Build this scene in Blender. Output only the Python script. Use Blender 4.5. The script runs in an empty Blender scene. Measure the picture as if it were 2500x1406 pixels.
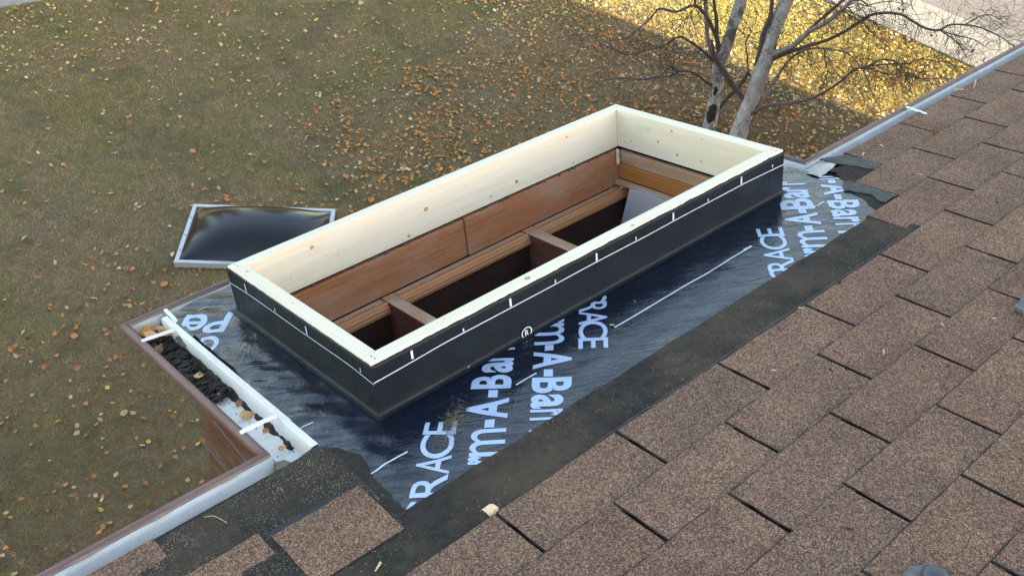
import bpy, bmesh, math, random
import numpy as np
from mathutils import Vector, Matrix, noise

random.seed(7)
S = bpy.context.scene
COL = S.collection

# ------------------------------------------------------------------ camera, sky, sun, exposure
cam_d = bpy.data.cameras.new("camera")
cam = bpy.data.objects.new("camera", cam_d)
COL.objects.link(cam)
cam_d.sensor_width = 36.0
cam_d.lens = 34.31
cam_d.clip_start = 0.05
cam_d.clip_end = 400.0
_r = Vector((0.75078, -0.656226, 0.075475))
_d = Vector((-0.38893, -0.531515, -0.75248))
_f = Vector((0.533913, 0.535592, -0.654277))
cam.matrix_world = Matrix(((_r.x, -_d.x, -_f.x, 0.0), (_r.y, -_d.y, -_f.y, 0.32638),
                           (_r.z, -_d.z, -_f.z, 1.26203), (0, 0, 0, 1)))
S.camera = cam

SUN_EL, SUN_AZ = math.radians(12.6), (0.198, -0.980)
w_ = bpy.data.worlds.new("World")
S.world = w_
w_.use_nodes = True
nt = w_.node_tree
nt.nodes.clear()
_o = nt.nodes.new("ShaderNodeOutputWorld")
_b = nt.nodes.new("ShaderNodeBackground")
_s = nt.nodes.new("ShaderNodeTexSky")
_s.sky_type = 'NISHITA'
_s.sun_disc = False
_s.sun_elevation = SUN_EL
_s.sun_rotation = math.atan2(SUN_AZ[0], SUN_AZ[1])
_s.dust_density = 0.7
_s.air_density = 1.0
_s.ozone_density = 1.0
_b.inputs[1].default_value = 0.15
_m = nt.nodes.new("ShaderNodeMix")
_m.data_type = 'RGBA'
_m.blend_type = 'MULTIPLY'
_m.inputs[0].default_value = 1.0
_m.inputs[7].default_value = (1.17, 1.0, 0.86, 1.0)      # the photograph's warm white balance
nt.links.new(_s.outputs[0], _m.inputs[6])
nt.links.new(_m.outputs[2], _b.inputs[0])
nt.links.new(_b.outputs[0], _o.inputs[0])

sun_d = bpy.data.lights.new("sun", 'SUN')
sun_d.energy = 5.0
sun_d.angle = math.radians(0.9)
sun_d.color = (1.0, 0.86, 0.62)
sun = bpy.data.objects.new("sun", sun_d)
COL.objects.link(sun)
_sd = Vector((-SUN_AZ[0] * math.cos(SUN_EL), -SUN_AZ[1] * math.cos(SUN_EL), -math.sin(SUN_EL)))
sun.rotation_euler = _sd.to_track_quat('-Z', 'Y').to_euler()
sun.location = (0, 0, 12)

S.view_settings.view_transform = 'Standard'
S.view_settings.look = 'None'
S.view_settings.exposure = 2.45
S.view_settings.gamma = 1.0
S.view_settings.use_curve_mapping = False

# ------------------------------------------------------------------ traced sizes (metres)
BRANCHES = {'trunkL': [(7.6615, 5.3274, -4.1184, 0.0863), (7.6565, 5.3352, -3.9704, 0.0734), (7.6494, 5.3462, -3.6859, 0.0647), (7.6427, 5.3564, -3.4717, 0.0604), (7.6236, 5.386, -3.2503, 0.0604), (7.6395, 5.3614, -3.1586, 0.0604), (7.6478, 5.3486, -2.9704, 0.0561), (7.6559, 5.3362, -2.787, 0.0561), (7.662, 5.3266, -2.6462, 0.0561), (7.6636, 5.3242, -2.5057, 0.0561), (7.6545, 5.3382, -2.2685, 0.0518), (7.6277, 5.3797, -1.8199, 0.0432), (7.5888, 5.4399, -1.3683, 0.0302)], 'trunkR': [(7.6865, 5.0126, -4.0862, 0.1036), (7.6953, 4.9991, -3.9137, 0.0863), (7.7083, 4.979, -3.6384, 0.0777), (7.718, 4.9639, -3.4706, 0.0734), (7.725, 4.9532, -3.2537, 0.0734), (7.7338, 4.9396, -3.0422, 0.0777), (7.733, 4.9408, -2.8618, 0.0647), (7.7427, 4.9258, -2.6406, 0.0647), (7.7548, 4.9072, -2.4452, 0.0647), (7.7567, 4.9041, -2.2862, 0.0604), (7.7339, 4.9394, -1.8767, 0.0518), (7.6785, 5.025, -1.3633, 0.0345)], 'bL2': [(7.6098, 5.4074, -3.324, 0.0345), (7.5895, 5.4694, -3.1921, 0.0302), (7.5616, 5.5432, -3.03, 0.0259), (7.5513, 5.5898, -2.8643, 0.0259), (7.5371, 5.6424, -2.6824, 0.0259), (7.5157, 5.7063, -2.454, 0.0216), (7.4804, 5.7915, -2.0805, 0.0129)], 'bL3': [(7.6343, 5.3695, -3.246, 0.0259), (7.5915, 5.405, -3.1241, 0.0259), (7.5493, 5.4395, -2.9303, 0.0216), (7.5192, 5.4554, -2.8006, 0.0216), (7.4797, 5.4857, -2.6644, 0.0173), (7.4419, 5.5135, -2.4856, 0.0173), (7.4007, 5.5464, -2.1334, 0.0086)], 'bL4': [(7.6046, 5.4154, -3.0881, 0.0259), (7.5555, 5.43, -3.0017, 0.0216), (7.4588, 5.518, -2.8023, 0.0216), (7.3513, 5.6228, -2.6872, 0.0173), (7.2374, 5.7375, -2.7718, 0.0151), (7.1257, 5.8487, -2.7549, 0.0129), (7.0597, 5.8894, -2.8517, 0.0108), (6.9833, 5.9461, -2.9621, 0.0086), (6.8951, 6.0211, -3.0741, 0.0069), (6.7485, 6.1863, -3.1443, 0.0043)], 'bL4b': [(7.4439, 5.6638, -2.7351, 0.0129), (7.3315, 5.6535, -2.6034, 0.0108), (7.1556, 5.7411, -2.4654, 0.0086)], 'bL5': [(7.6112, 5.4053, -3.2779, 0.0216), (7.5266, 5.4523, -3.1978, 0.0173), (7.4432, 5.4975, -3.1227, 0.0173), (7.3401, 5.5731, -3.0433, 0.0147), (7.2384, 5.6467, -2.9903, 0.0138), (7.1425, 5.7113, -3.0787, 0.0129), (7.0072, 5.8367, -3.157, 0.0108), (6.8716, 5.9626, -3.2181, 0.0095), (6.7707, 6.0348, -3.1593, 0.0086), (6.6676, 6.1106, -3.1196, 0.0069), (6.5651, 6.1853, -3.0195, 0.0052), (6.4408, 6.2938, -3.0405, 0.0035)], 'bL5b': [(7.2818, 5.9143, -3.2421, 0.0069), (7.0423, 5.9163, -3.0958, 0.0056), (6.7951, 5.9302, -3.0508, 0.0039)], 'bL6': [(7.6338, 5.3703, -3.5314, 0.0216), (7.5483, 5.4206, -3.4818, 0.0173), (7.4578, 5.4787, -3.4025, 0.0151), (7.367, 5.5372, -3.3562, 0.0138), (7.2635, 5.6154, -3.3564, 0.0129), (7.1947, 5.6399, -3.2972, 0.0129), (7.1123, 5.6854, -3.393, 0.0108), (7.0006, 5.7763, -3.4468, 0.0086), (6.87, 5.8962, -3.4443, 0.0069), (6.7556, 5.9912, -3.4718, 0.0043)], 'bL6b': [(7.4373, 5.674, -3.4265, 0.0104), (7.2557, 5.6479, -3.4194, 0.0095), (7.0389, 5.676, -3.4072, 0.0078), (6.8627, 5.6416, -3.4998, 0.0052)], 'link': [(7.8002, 5.113, -3.5928, 0.0388), (7.7413, 5.0967, -3.5424, 0.0345), (7.634, 5.1551, -3.4248, 0.0345), (7.5301, 5.2084, -3.2901, 0.0345), (7.4209, 5.2699, -3.1386, 0.0302), (7.3431, 5.2826, -3.0258, 0.0216), (7.2734, 5.2829, -2.8866, 0.0129)], 'link2': [(7.786, 5.135, -3.3203, 0.0216), (7.8246, 5.1675, -3.4022, 0.0216), (7.8394, 5.2365, -3.5515, 0.0216), (7.8507, 5.3111, -3.6814, 0.0216), (7.8645, 5.3818, -3.8224, 0.0216), (7.8833, 5.4449, -3.9541, 0.0173)], 'bRh': [(7.693, 5.0026, -3.142, 0.0302), (7.6794, 4.993, -3.0068, 0.0302), (7.6591, 4.9936, -2.7924, 0.0259), (7.6556, 4.9684, -2.615, 0.0259), (7.6293, 4.9783, -2.4426, 0.0216), (7.5866, 5.0136, -2.2109, 0.0173), (7.5201, 5.0857, -1.8476, 0.0086)], 'bR1': [(7.7414, 4.9279, -3.0348, 0.0432), (7.7322, 4.8776, -2.9838, 0.0388), (7.7385, 4.8035, -2.9099, 0.0345), (7.7506, 4.7203, -2.8387, 0.0302), (7.7543, 4.6502, -2.73, 0.0302), (7.758, 4.5801, -2.615, 0.0281), (7.7865, 4.4716, -2.5006, 0.0259), (7.8089, 4.3725, -2.3477, 0.0216), (7.8101, 4.3062, -2.2214, 0.0216), (7.8094, 4.2428, -2.0465, 0.0173), (7.8252, 4.154, -1.7642, 0.0108)], 'bR1b': [(7.8939, 4.6922, -2.7529, 0.0194), (7.8505, 4.6488, -2.6771, 0.0173), (7.8355, 4.5616, -2.5226, 0.0173), (7.8311, 4.4579, -2.3603, 0.0173), (7.8056, 4.3868, -2.2521, 0.0151), (7.7935, 4.295, -1.9888, 0.0086)], 'bR2': [(7.7571, 4.9035, -3.0722, 0.0259), (7.761, 4.8326, -2.9937, 0.0237), (7.7942, 4.7162, -2.8916, 0.0216), (7.8272, 4.6003, -2.7995, 0.0199), (7.8799, 4.4539, -2.6884, 0.0181), (7.9249, 4.3193, -2.5457, 0.0173), (7.9454, 4.2227, -2.4154, 0.0164), (7.9494, 4.1515, -2.3364, 0.0155), (7.9793, 4.0404, -2.2795, 0.0147), (8.0179, 3.9157, -2.2577, 0.0138), (8.0326, 3.828, -2.2751, 0.0129), (8.0762, 3.6957, -2.308, 0.0121), (8.1049, 3.5864, -2.2849, 0.0112), (8.1047, 3.5217, -2.2124, 0.0095), (8.135, 3.4099, -2.17, 0.0086), (8.1796, 3.2759, -2.1592, 0.0073), (8.2271, 3.1376, -2.1839, 0.006), (8.2694, 3.0072, -2.2287, 0.0043)], 'bR2b': [(8.5052, 3.7474, -2.4601, 0.0086), (8.3426, 3.5691, -2.4076, 0.0069), (8.1771, 3.3953, -2.3721, 0.0056), (7.9991, 3.241, -2.3564, 0.0039)], 'bR2c': [(8.5189, 3.7261, -2.4708, 0.0078), (8.3834, 3.506, -2.3839, 0.0065), (8.228, 3.3166, -2.2948, 0.0052), (8.0546, 3.1552, -2.2404, 0.0039)], 'bR2d': [(8.6076, 3.589, -2.3694, 0.0078), (8.4618, 3.4462, -2.1988, 0.0065), (8.3172, 3.3016, -2.0874, 0.0052), (8.2047, 3.1073, -2.0586, 0.0039)], 'bR4': [(7.7346, 4.9383, -3.8278, 0.0302), (7.7535, 4.9162, -3.722, 0.0259), (7.7703, 4.8973, -3.5527, 0.0237), (7.7996, 4.8592, -3.4003, 0.0216), (7.8292, 4.8205, -3.2104, 0.0199), (7.8579, 4.7832, -3.0694, 0.0181), (7.887, 4.7453, -2.9825, 0.0155), (7.9191, 4.7027, -2.9341, 0.0129), (7.9522, 4.6587, -2.8941, 0.0112), (8.0151, 4.5685, -2.8596, 0.0104), (8.1028, 4.4401, -2.8535, 0.0091), (8.1608, 4.3575, -2.8591, 0.0078), (8.2039, 4.298, -2.9133, 0.0065), (8.2556, 4.2251, -2.9686, 0.0052)], 'bR3b': [(8.0052, 4.52, -2.844, 0.0078), (8.0071, 4.4864, -2.9319, 0.0073), (8.0279, 4.4237, -3.0738, 0.006), (8.0008, 4.4349, -3.2206, 0.0043)], 'bR5': [(7.712, 4.9732, -3.7032, 0.0216), (7.6964, 4.9108, -3.6428, 0.0194), (7.7011, 4.8169, -3.5227, 0.0181), (7.7243, 4.6944, -3.4376, 0.0173), (7.7585, 4.5548, -3.3666, 0.0164), (7.8034, 4.3988, -3.2513, 0.0155), (7.8227, 4.2824, -3.1222, 0.0147), (7.8306, 4.1836, -2.9874, 0.0138), (7.8183, 4.116, -2.8636, 0.0134), (7.8028, 4.0533, -2.7763, 0.0129), (7.8087, 3.9574, -2.7058, 0.0112), (7.8175, 3.8572, -2.6028, 0.0095), (7.8284, 3.7538, -2.5753, 0.0086), (7.8213, 3.6782, -2.5786, 0.0078), (7.8068, 3.6139, -2.616, 0.0073), (7.8141, 3.516, -2.6085, 0.0065), (7.8455, 3.3808, -2.6142, 0.0052), (7.8614, 3.2697, -2.6296, 0.0039)], 'bR5b': [(8.2056, 4.2104, -2.9686, 0.0086), (8.1513, 4.0488, -2.8827, 0.0078), (8.0709, 3.9277, -2.8448, 0.0073), (8.0485, 3.7169, -2.7653, 0.006), (8.0014, 3.5441, -2.699, 0.0052), (7.9794, 3.3327, -2.5936, 0.0043), (7.9198, 3.1794, -2.5347, 0.003)], 'bR5c': [(8.2396, 4.1578, -2.9247, 0.0086), (8.2506, 3.9304, -2.8037, 0.0073), (8.2108, 3.7815, -2.7245, 0.0065), (8.1395, 3.6813, -2.6137, 0.006), (8.1072, 3.5209, -2.5482, 0.0052), (8.0659, 3.3744, -2.4975, 0.0043), (8.0127, 3.2463, -2.4623, 0.0035), (7.9465, 3.1382, -2.3704, 0.0026)], 'bR5d': [(8.2238, 4.1822, -2.9784, 0.0078), (8.0141, 4.0155, -2.9356, 0.0065), (7.8142, 3.8335, -2.9337, 0.0052), (7.6265, 3.6328, -2.9195, 0.0035)], 'bR6': [(8.03, 4.4818, -2.4397, 0.0086), (7.9581, 4.4088, -2.4198, 0.0078), (7.9591, 4.2231, -2.4389, 0.0073), (7.9274, 4.0881, -2.4686, 0.0065), (7.8983, 3.949, -2.4958, 0.0056), (7.8938, 3.7719, -2.5589, 0.0039)], 'bM': [(7.8127, 5.0937, -3.355, 0.0112), (7.7923, 5.1253, -3.2996, 0.0104), (7.761, 5.1736, -3.1236, 0.0095), (7.7383, 5.2087, -2.9961, 0.0086), (7.749, 5.1922, -2.9096, 0.0078), (7.7417, 5.2035, -2.8523, 0.0069), (7.6898, 5.2837, -2.7657, 0.0056), (7.6536, 5.3397, -2.7161, 0.0043)], 'bL7': [(7.6295, 5.3769, -3.7136, 0.0086), (7.637, 5.5495, -3.8006, 0.006), (7.6462, 5.7193, -3.8819, 0.0043)], 'bL8': [(7.6331, 5.3714, -3.8673, 0.0086), (7.655, 5.5217, -3.9652, 0.0069), (7.6442, 5.7223, -4.0477, 0.0043)]}
DOME = [(2.7272, 7.0561), (3.6774, 6.2942), (2.2029, 6.4637)]
LETTERS = [('e', 0.8791, 1.2221, 0.038, 45.85, 0.0936), ('r', 0.9114, 1.2553, 0.0262, 45.85, 0.0936), ('m', 0.9285, 1.273, 0.0909, 45.85, 0.0936), ('-', 0.9949, 1.3414, 0.0285, 45.85, 0.0936), ('A', 1.0154, 1.3624, 0.0747, 45.85, 0.0936), ('-', 1.0703, 1.419, 0.0274, 45.85, 0.0936), ('B', 1.0936, 1.4409, 0.053, 45.33, 0.0923), ('a', 1.1371, 1.4848, 0.0478, 45.33, 0.0923), ('r', 1.1711, 1.5192, 0.0264, 45.33, 0.0923), ('r', 1.2028, 1.5513, 0.0226, 45.33, 0.0923), ('i', 1.2219, 1.5706, 0.0143, 45.33, 0.0923), ('r', 1.3369, 1.6234, 0.0356, -134.13, 0.0909), ('m', 1.3121, 1.5978, 0.0924, -134.13, 0.0909), ('-', 1.2461, 1.5299, 0.0256, -134.13, 0.0909), ('A', 1.2271, 1.5103, 0.0738, -134.13, 0.0909), ('-', 1.174, 1.4555, 0.028, -134.13, 0.0909), ('B', 1.1518, 1.4326, 0.0589, -134.13, 0.0909), ('a', 1.1071, 1.3866, 0.0514, -134.13, 0.0909), ('r', 1.069, 1.3473, 0.0249, -134.13, 0.0909), ('r', 1.0491, 1.3268, 0.0243, -134.13, 0.0909), ('i', 1.0205, 1.2973, 0.021, -134.13, 0.0909), ('E', 0.9038, 1.4042, 0.045, 45.4, 0.0713), ('C', 0.8506, 1.3503, 0.0744, 45.4, 0.0713), ('A', 0.8149, 1.314, 0.0588, 45.4, 0.0713), ('R', 0.7665, 1.265, 0.0684, 45.4, 0.0713), ('G', 0.7166, 1.2143, 0.0614, 45.4, 0.0713), ('E', 1.3385, 1.4709, 0.0467, -134.88, 0.0708), ('C', 1.3912, 1.5238, 0.0747, -134.88, 0.0708), ('A', 1.425, 1.5578, 0.0644, -134.88, 0.0708), ('R', 1.4578, 1.5906, 0.05, -134.88, 0.0708), ('G', 1.4918, 1.6248, 0.049, -134.88, 0.0708), ('E', 2.0778, 1.4042, 0.0546, 44.58, 0.0723), ('C', 2.0246, 1.3517, 0.0737, 44.58, 0.0723), ('A', 1.9804, 1.3082, 0.0683, 44.58, 0.0723), ('R', 1.9401, 1.2685, 0.061, 44.58, 0.0723), ('G', 1.9057, 1.2346, 0.0591, 44.58, 0.0723), ('e', 2.0578, 1.2324, 0.028, 43.84, 0.0952), ('r', 2.0783, 1.2521, 0.0319, 43.84, 0.0952), ('m', 2.1026, 1.2754, 0.0983, 43.84, 0.0952), ('-', 2.1743, 1.3442, 0.0309, 43.84, 0.0952), ('A', 2.1994, 1.3683, 0.0757, 43.84, 0.0952), ('-', 2.2528, 1.4196, 0.0308, 43.84, 0.0952), ('B', 2.2721, 1.4381, 0.0721, 43.84, 0.0952), ('a', 2.3254, 1.4894, 0.0486, 43.84, 0.0952), ('r', 2.3582, 1.5209, 0.0361, 43.84, 0.0952), ('r', 2.3934, 1.5546, 0.0287, 43.84, 0.0952), ('m', 2.4791, 1.5722, 0.0424, -137.74, 0.0883), ('-', 2.445, 1.5413, 0.0268, -137.74, 0.0883), ('A', 2.4235, 1.5217, 0.0797, -137.74, 0.0883), ('-', 2.3653, 1.4688, 0.0323, -137.74, 0.0883), ('B', 2.3376, 1.4437, 0.0603, -137.74, 0.0883), ('a', 2.2905, 1.4008, 0.0449, -137.74, 0.0883), ('r', 2.2554, 1.369, 0.0329, -137.74, 0.0883), ('r', 2.2271, 1.3432, 0.0258, -137.74, 0.0883), ('i', 2.193, 1.3123, 0.0157, -137.74, 0.0883), ('P', 0.8195, 2.2664, 0.0656, 136.99, 0.1026), ('e', 0.7716, 2.3112, 0.0602, 136.99, 0.1026), ('r', 0.7343, 2.346, 0.0449, 136.99, 0.1026), ('G', 0.7415, 2.1779, 0.0557, 134.24, 0.0895), ('R', 0.6963, 2.2244, 0.0322, 134.24, 0.0895)]
LINE = [[(0.6906, 1.4362), (0.7988, 1.4349)], [(1.4302, 1.4388), (1.972, 1.4373)], [(1.1097, 1.441), (1.1714, 1.4392)], [(2.2745, 1.4469), (2.2886, 1.4467)], [(2.2907, 1.444), (2.3282, 1.4455)], [(1.9412, 1.4414), (1.9739, 1.4388)]]
HOOK = [(0.6647, 1.6663), (0.675, 1.6805), (0.6881, 1.6832), (0.7132, 1.6773)]
MISC = {'leaf': (0.8032, 1.1576), 'needle': [(0.3972, 1.5673), (0.4129, 1.5541), (0.4223, 1.5194)], 'chips': [(3.3915, 1.7108), (3.3822, 1.5877), (2.7721, 1.5255), (2.6773, 1.5347), (2.6438, 1.3204), (1.9259, 0.8638), (1.5255, 1.0395), (1.7411, 0.9011), (2.023, 0.7915), (0.5673, 1.2028), (1.5478, 1.4794), (1.7798, 1.1463), (0.8074, 1.1564), (3.4642, 1.5687), (1.431, 1.4465), (1.0783, 1.5743)], 'grass': (0.9292, 1.4394), 'blob': (1.2068, 0.5228), 'dark': (2.0972, 0.7601), 'curl': (2.9672, 1.4543)}
GUTLEAF = [(0.6507, 2.4557), (0.6566, 2.3921), (0.6082, 2.411), (0.6097, 2.3109), (0.6307, 2.1075), (0.5757, 1.9579), (0.6422, 1.8774), (0.6647, 1.9307), (0.6407, 1.7845), (0.6374, 1.7027), (0.6306, 1.9931)]
TREELEAF = [(8.3854, 3.4723, -2.1671), (8.4216, 3.4163, -2.1272), (8.4456, 3.3792, -2.4838), (8.5094, 3.2806, -2.5458), (8.0607, 3.9741, -2.2388), (8.0763, 3.95, -2.2407), (8.2431, 3.6922, -2.4213), (8.4482, 3.3752, -2.5344), (7.7101, 4.516, -2.7175), (8.3692, 3.4973, -2.6386), (8.296, 3.6104, -2.7956), (7.698, 4.5347, -2.4087), (7.8281, 4.3336, -2.6711), (7.789, 4.3941, -2.485)]
GZ = -4.0
PITCH = math.radians(14.5)
CP, SP = math.cos(PITCH), math.sin(PITCH)


def W(u, v, w=0.0):
    """roof coordinates (along the eave, down the slope, off the slope) -> world"""
    return Vector((u, v * CP + w * SP, -v * SP + w * CP))


# ------------------------------------------------------------------ helpers
def base(o):
    p = Vector((0, 0, 0))
    while o is not None:
        p += o.location
        o = o.parent
    return p


def thing(name, loc, label, cat, group=None):
    o = bpy.data.objects.new(name, None)
    o.empty_display_size = 0.1
    COL.objects.link(o)
    o.location = loc
    tag(o, label, cat, group)
    return o


def tag(o, label=None, cat=None, group=None, kind=None):
    if label: o['label'] = label
    if cat: o['category'] = cat
    if group: o['group'] = group
    if kind: o['kind'] = kind
    return o


def mobj(name, verts, faces, mat, parent=None, smooth=False, gc=None, origin=None):
    """one mesh object from world-space vertices"""
    b = base(parent) if parent is not None else Vector((0, 0, 0))
    loc = Vector((0, 0, 0))
    if origin is not None:
        loc = Vector(origin) - b
        b = Vector(origin)
    me = bpy.data.meshes.new(name)
    me.from_pydata([tuple(Vector(p) - b) for p in verts], [], faces)
    if gc is not None:
        a = me.attributes.new("gc", 'FLOAT_VECTOR', 'POINT')
        a.data.foreach_set("vector", np.array(gc, dtype=np.float32).ravel())
    me.materials.append(mat)
    if smooth:
        me.polygons.foreach_set("use_smooth", [True] * len(me.polygons))
    me.update()
    o = bpy.data.objects.new(name, me)
    COL.objects.link(o)
    o.parent = parent
    o.location = loc
    return o


def bm_obj(name, bm, mat, parent=None, smooth=False, grain=0, roof=True, off=0.0):
    """bmesh in roof coordinates -> object; grain = axis that runs along the wood"""
    bm.verts.index_update()
    vs = [tuple(v.co) for v in bm.verts]
    fs = [[v.index for v in f.verts] for f in bm.faces]
    perm = {0: (0, 1, 2), 1: (1, 0, 2), 2: (2, 0, 1)}[grain]
    gc = [(p[perm[0]] + off, p[perm[1]], p[perm[2]]) for p in vs]
    wv = [W(*p) for p in vs] if roof else vs
    bm.free()
    return mobj(name, wv, fs, mat, parent, smooth, gc)


def bm_box(u0, u1, v0, v1, w0, w1, bev=0.0015, bm=None):
    bm = bm or bmesh.new()
    m = Matrix.Translation(((u0 + u1) / 2, (v0 + v1) / 2, (w0 + w1) / 2)) @ Matrix.Diagonal((u1 - u0, v1 - v0, w1 - w0, 1))
    r = bmesh.ops.create_cube(bm, size=1.0, matrix=m)
    if bev > 0:
        es = list({e for v in r['verts'] for e in v.link_edges})
        bmesh.ops.bevel(bm, geom=es, offset=bev, segments=2, affect='EDGES', profile=0.6)
    return bm


def box(name, u0, u1, v0, v1, w0, w1, mat, parent=None, grain=0, bev=0.0015, roof=True, off=0.0):
    return bm_obj(name, bm_box(u0, u1, v0, v1, w0, w1, bev), mat, parent, False, grain, roof, off)


def prism(name, pts, w0, w1, mat, parent=None, roof=True, step=0.03, jag=0.0, seed=0):
    """flat slab with outline pts (u,v); outline is split and made uneven"""
    rnd = random.Random(seed)
    out = []
    n = len(pts)
    for i in range(n):
        a, b = Vector(pts[i]), Vector(pts[(i + 1) % n])
        k = max(1, int((b - a).length / step))
        for j in range(k):
            p = a.lerp(b, j / k)
            if jag and j:
                p += Vector((rnd.uniform(-jag, jag), rnd.uniform(-jag, jag)))
            out.append(p)
    f = (lambda q: q) if callable(w1) is False else None
    vs, gc = [], []
    m = len(out)
    for p in out:
        t = w1(p.x, p.y) if callable(w1) else w1
        vs.append((p.x, p.y, t))
    for p in out:
        t = w0(p.x, p.y) if callable(w0) else w0
        vs.append((p.x, p.y, t))
    fs = [list(range(m)), list(range(2 * m - 1, m - 1, -1))]
    for i in range(m):
        j = (i + 1) % m
        fs.append([i, i + m, j + m, j])
    wv = [W(*p) for p in vs] if roof else vs
    o = mobj(name, wv, fs, mat, parent, False, vs)
    return o


def smooth_path(P, n=4):
    """Catmull-Rom through (x,y,z,r) points"""
    P = [np.array(p, float) for p in P]
    Q = [2 * P[0] - P[1]] + P + [2 * P[-1] - P[-2]]
    out = []
    for i in range(1, len(Q) - 2):
        for j in range(n):
            t = j / n
            a, b, c, d = Q[i - 1], Q[i], Q[i + 1], Q[i + 2]
            out.append(0.5 * ((2 * b) + (-a + c) * t + (2 * a - 5 * b + 4 * c - d) * t * t + (-a + 3 * b - 3 * c + d) * t ** 3))
    out.append(P[-1])
    return out


def tube_into(V, F, pts, sides, rough=0.0, seed=0, cap=True):
    """append a tube round pts [(x,y,z,r)] to lists V, F"""
    rnd = random.Random(seed)
    n = len(pts)
    ref = Vector((0.3, 0.9, 0.2)).normalized()
    s0 = len(V)
    for i, p in enumerate(pts):
        a = Vector(pts[max(0, i - 1)][:3]); b = Vector(pts[min(n - 1, i + 1)][:3])
        t = (b - a).normalized()
        x = t.cross(ref)
        if x.length < 1e-3: x = t.cross(Vector((1, 0, 0)))
        x.normalize(); y = t.cross(x)
        for k in range(sides):
            an = 2 * math.pi * k / sides
            r = p[3] * (1 + rough * (noise.noise(Vector((k * 1.7 + seed, i * 0.45, seed))) + rnd.uniform(-.3, .3)))
            V.append(Vector(p[:3]) + (x * math.cos(an) + y * math.sin(an)) * r)
    for i in range(n - 1):
        for k in range(sides):
            k2 = (k + 1) % sides
            F.append([s0 + i * sides + k, s0 + i * sides + k2, s0 + (i + 1) * sides + k2, s0 + (i + 1) * sides + k])
    if cap:
        F.append([s0 + (n - 1) * sides + k for k in range(sides)])
        F.append([s0 + k for k in range(sides - 1, -1, -1)])


def tube(name, pts, mat, parent=None, sides=8, rough=0.0, seed=0, smooth=True):
    V, F = [], []
    tube_into(V, F, pts, sides, rough, seed)
    return mobj(name, V, F, mat, parent, smooth)


# ------------------------------------------------------------------ materials
class NT:
    def __init__(s, name):
        s.m = bpy.data.materials.new(name)
        s.m.use_nodes = True
        s.t = s.m.node_tree
        s.t.nodes.clear()
        s.out = s.n("ShaderNodeOutputMaterial")
        s.p = s.n("ShaderNodeBsdfPrincipled")
        s.l(s.p.outputs[0], s.out.inputs[0])

    def n(s, typ, **kw):
        x = s.t.nodes.new(typ)
        for k, v in kw.items(): setattr(x, k, v)
        return x

    def l(s, a, b): s.t.links.new(a, b)

    def set(s, name, val):
        i = s.p.inputs[name]
        if isinstance(val, bpy.types.NodeSocket): s.l(val, i)
        else: i.default_value = val if not isinstance(val, tuple) or len(val) == 4 else (*val, 1)
        return s

    def coord(s, kind='Object', scale=(1, 1, 1), rand=False):
        if kind == 'gc':
            c = s.n("ShaderNodeAttribute", attribute_name="gc").outputs['Vector']
        else:
            c = s.n("ShaderNodeTexCoord").outputs[kind]
        if rand:
            oi = s.n("ShaderNodeObjectInfo")
            cb = s.n("ShaderNodeCombineXYZ")
            m1 = s.n("ShaderNodeMath", operation='MULTIPLY'); m1.inputs[1].default_value = 37.0
            s.l(oi.outputs['Random'], m1.inputs[0])
            s.l(m1.outputs[0], cb.inputs[0]); s.l(m1.outputs[0], cb.inputs[1])
            ad = s.n("ShaderNodeVectorMath", operation='ADD')
            s.l(c, ad.inputs[0]); s.l(cb.outputs[0], ad.inputs[1])
            c = ad.outputs[0]
        mp = s.n("ShaderNodeMapping")
        mp.inputs['Scale'].default_value = scale
        s.l(c, mp.inputs['Vector'])
        return mp.outputs[0]

    def noise(s, vec, scale, detail=4, rough=.6, dist=0, out=0):
        x = s.n("ShaderNodeTexNoise")
        x.inputs['Scale'].default_value = scale; x.inputs['Detail'].default_value = detail
        x.inputs['Roughness'].default_value = rough; x.inputs['Distortion'].default_value = dist
        s.l(vec, x.inputs['Vector'])
        return x.outputs[out]

    def vor(s, vec, scale, out='Color', feature='F1'):
        x = s.n("ShaderNodeTexVoronoi", feature=feature)
        x.inputs['Scale'].default_value = scale
        s.l(vec, x.inputs['Vector'])
        return x.outputs[out]

    def ramp(s, fac, stops, interp='LINEAR'):
        x = s.n("ShaderNodeValToRGB")
        r = x.color_ramp
        r.interpolation = interp
        while len(r.elements) < len(stops): r.elements.new(0.5)
        for e, (p, c) in zip(r.elements, stops):
            e.position = p
            e.color = (c, c, c, 1) if isinstance(c, (int, float)) else (*c, 1)
        s.l(fac, x.inputs[0])
        return x.outputs[0]

    def mix(s, fac, a, b, mode='MIX'):
        x = s.n("ShaderNodeMix", data_type='RGBA', blend_type=mode)
        for v, i in ((fac, x.inputs[0]), (a, x.inputs[6]), (b, x.inputs[7])):
            if isinstance(v, bpy.types.NodeSocket): s.l(v, i)
            elif isinstance(v, tuple): i.default_value = (*v, 1)
            else: i.default_value = v
        return x.outputs[2]

    def math(s, op, a, b=0.0):
        x = s.n("ShaderNodeMath", operation=op)
        for v, i in ((a, x.inputs[0]), (b, x.inputs[1])):
            if isinstance(v, bpy.types.NodeSocket): s.l(v, i)
            else: i.default_value = v
        return x.outputs[0]

    def sep(s, c):
        x = s.n("ShaderNodeSeparateColor"); s.l(c, x.inputs[0]); return x.outputs

    def bump(s, h, strength, dist=0.002, prev=None):
        x = s.n("ShaderNodeBump")
        x.inputs['Strength'].default_value = strength; x.inputs['Distance'].default_value = dist
        s.l(h, x.inputs['Height'])
        if prev is not None: s.l(prev, x.inputs['Normal'])
        s.l(x.outputs[0], s.p.inputs['Normal'])
        return x.outputs[0]


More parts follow.
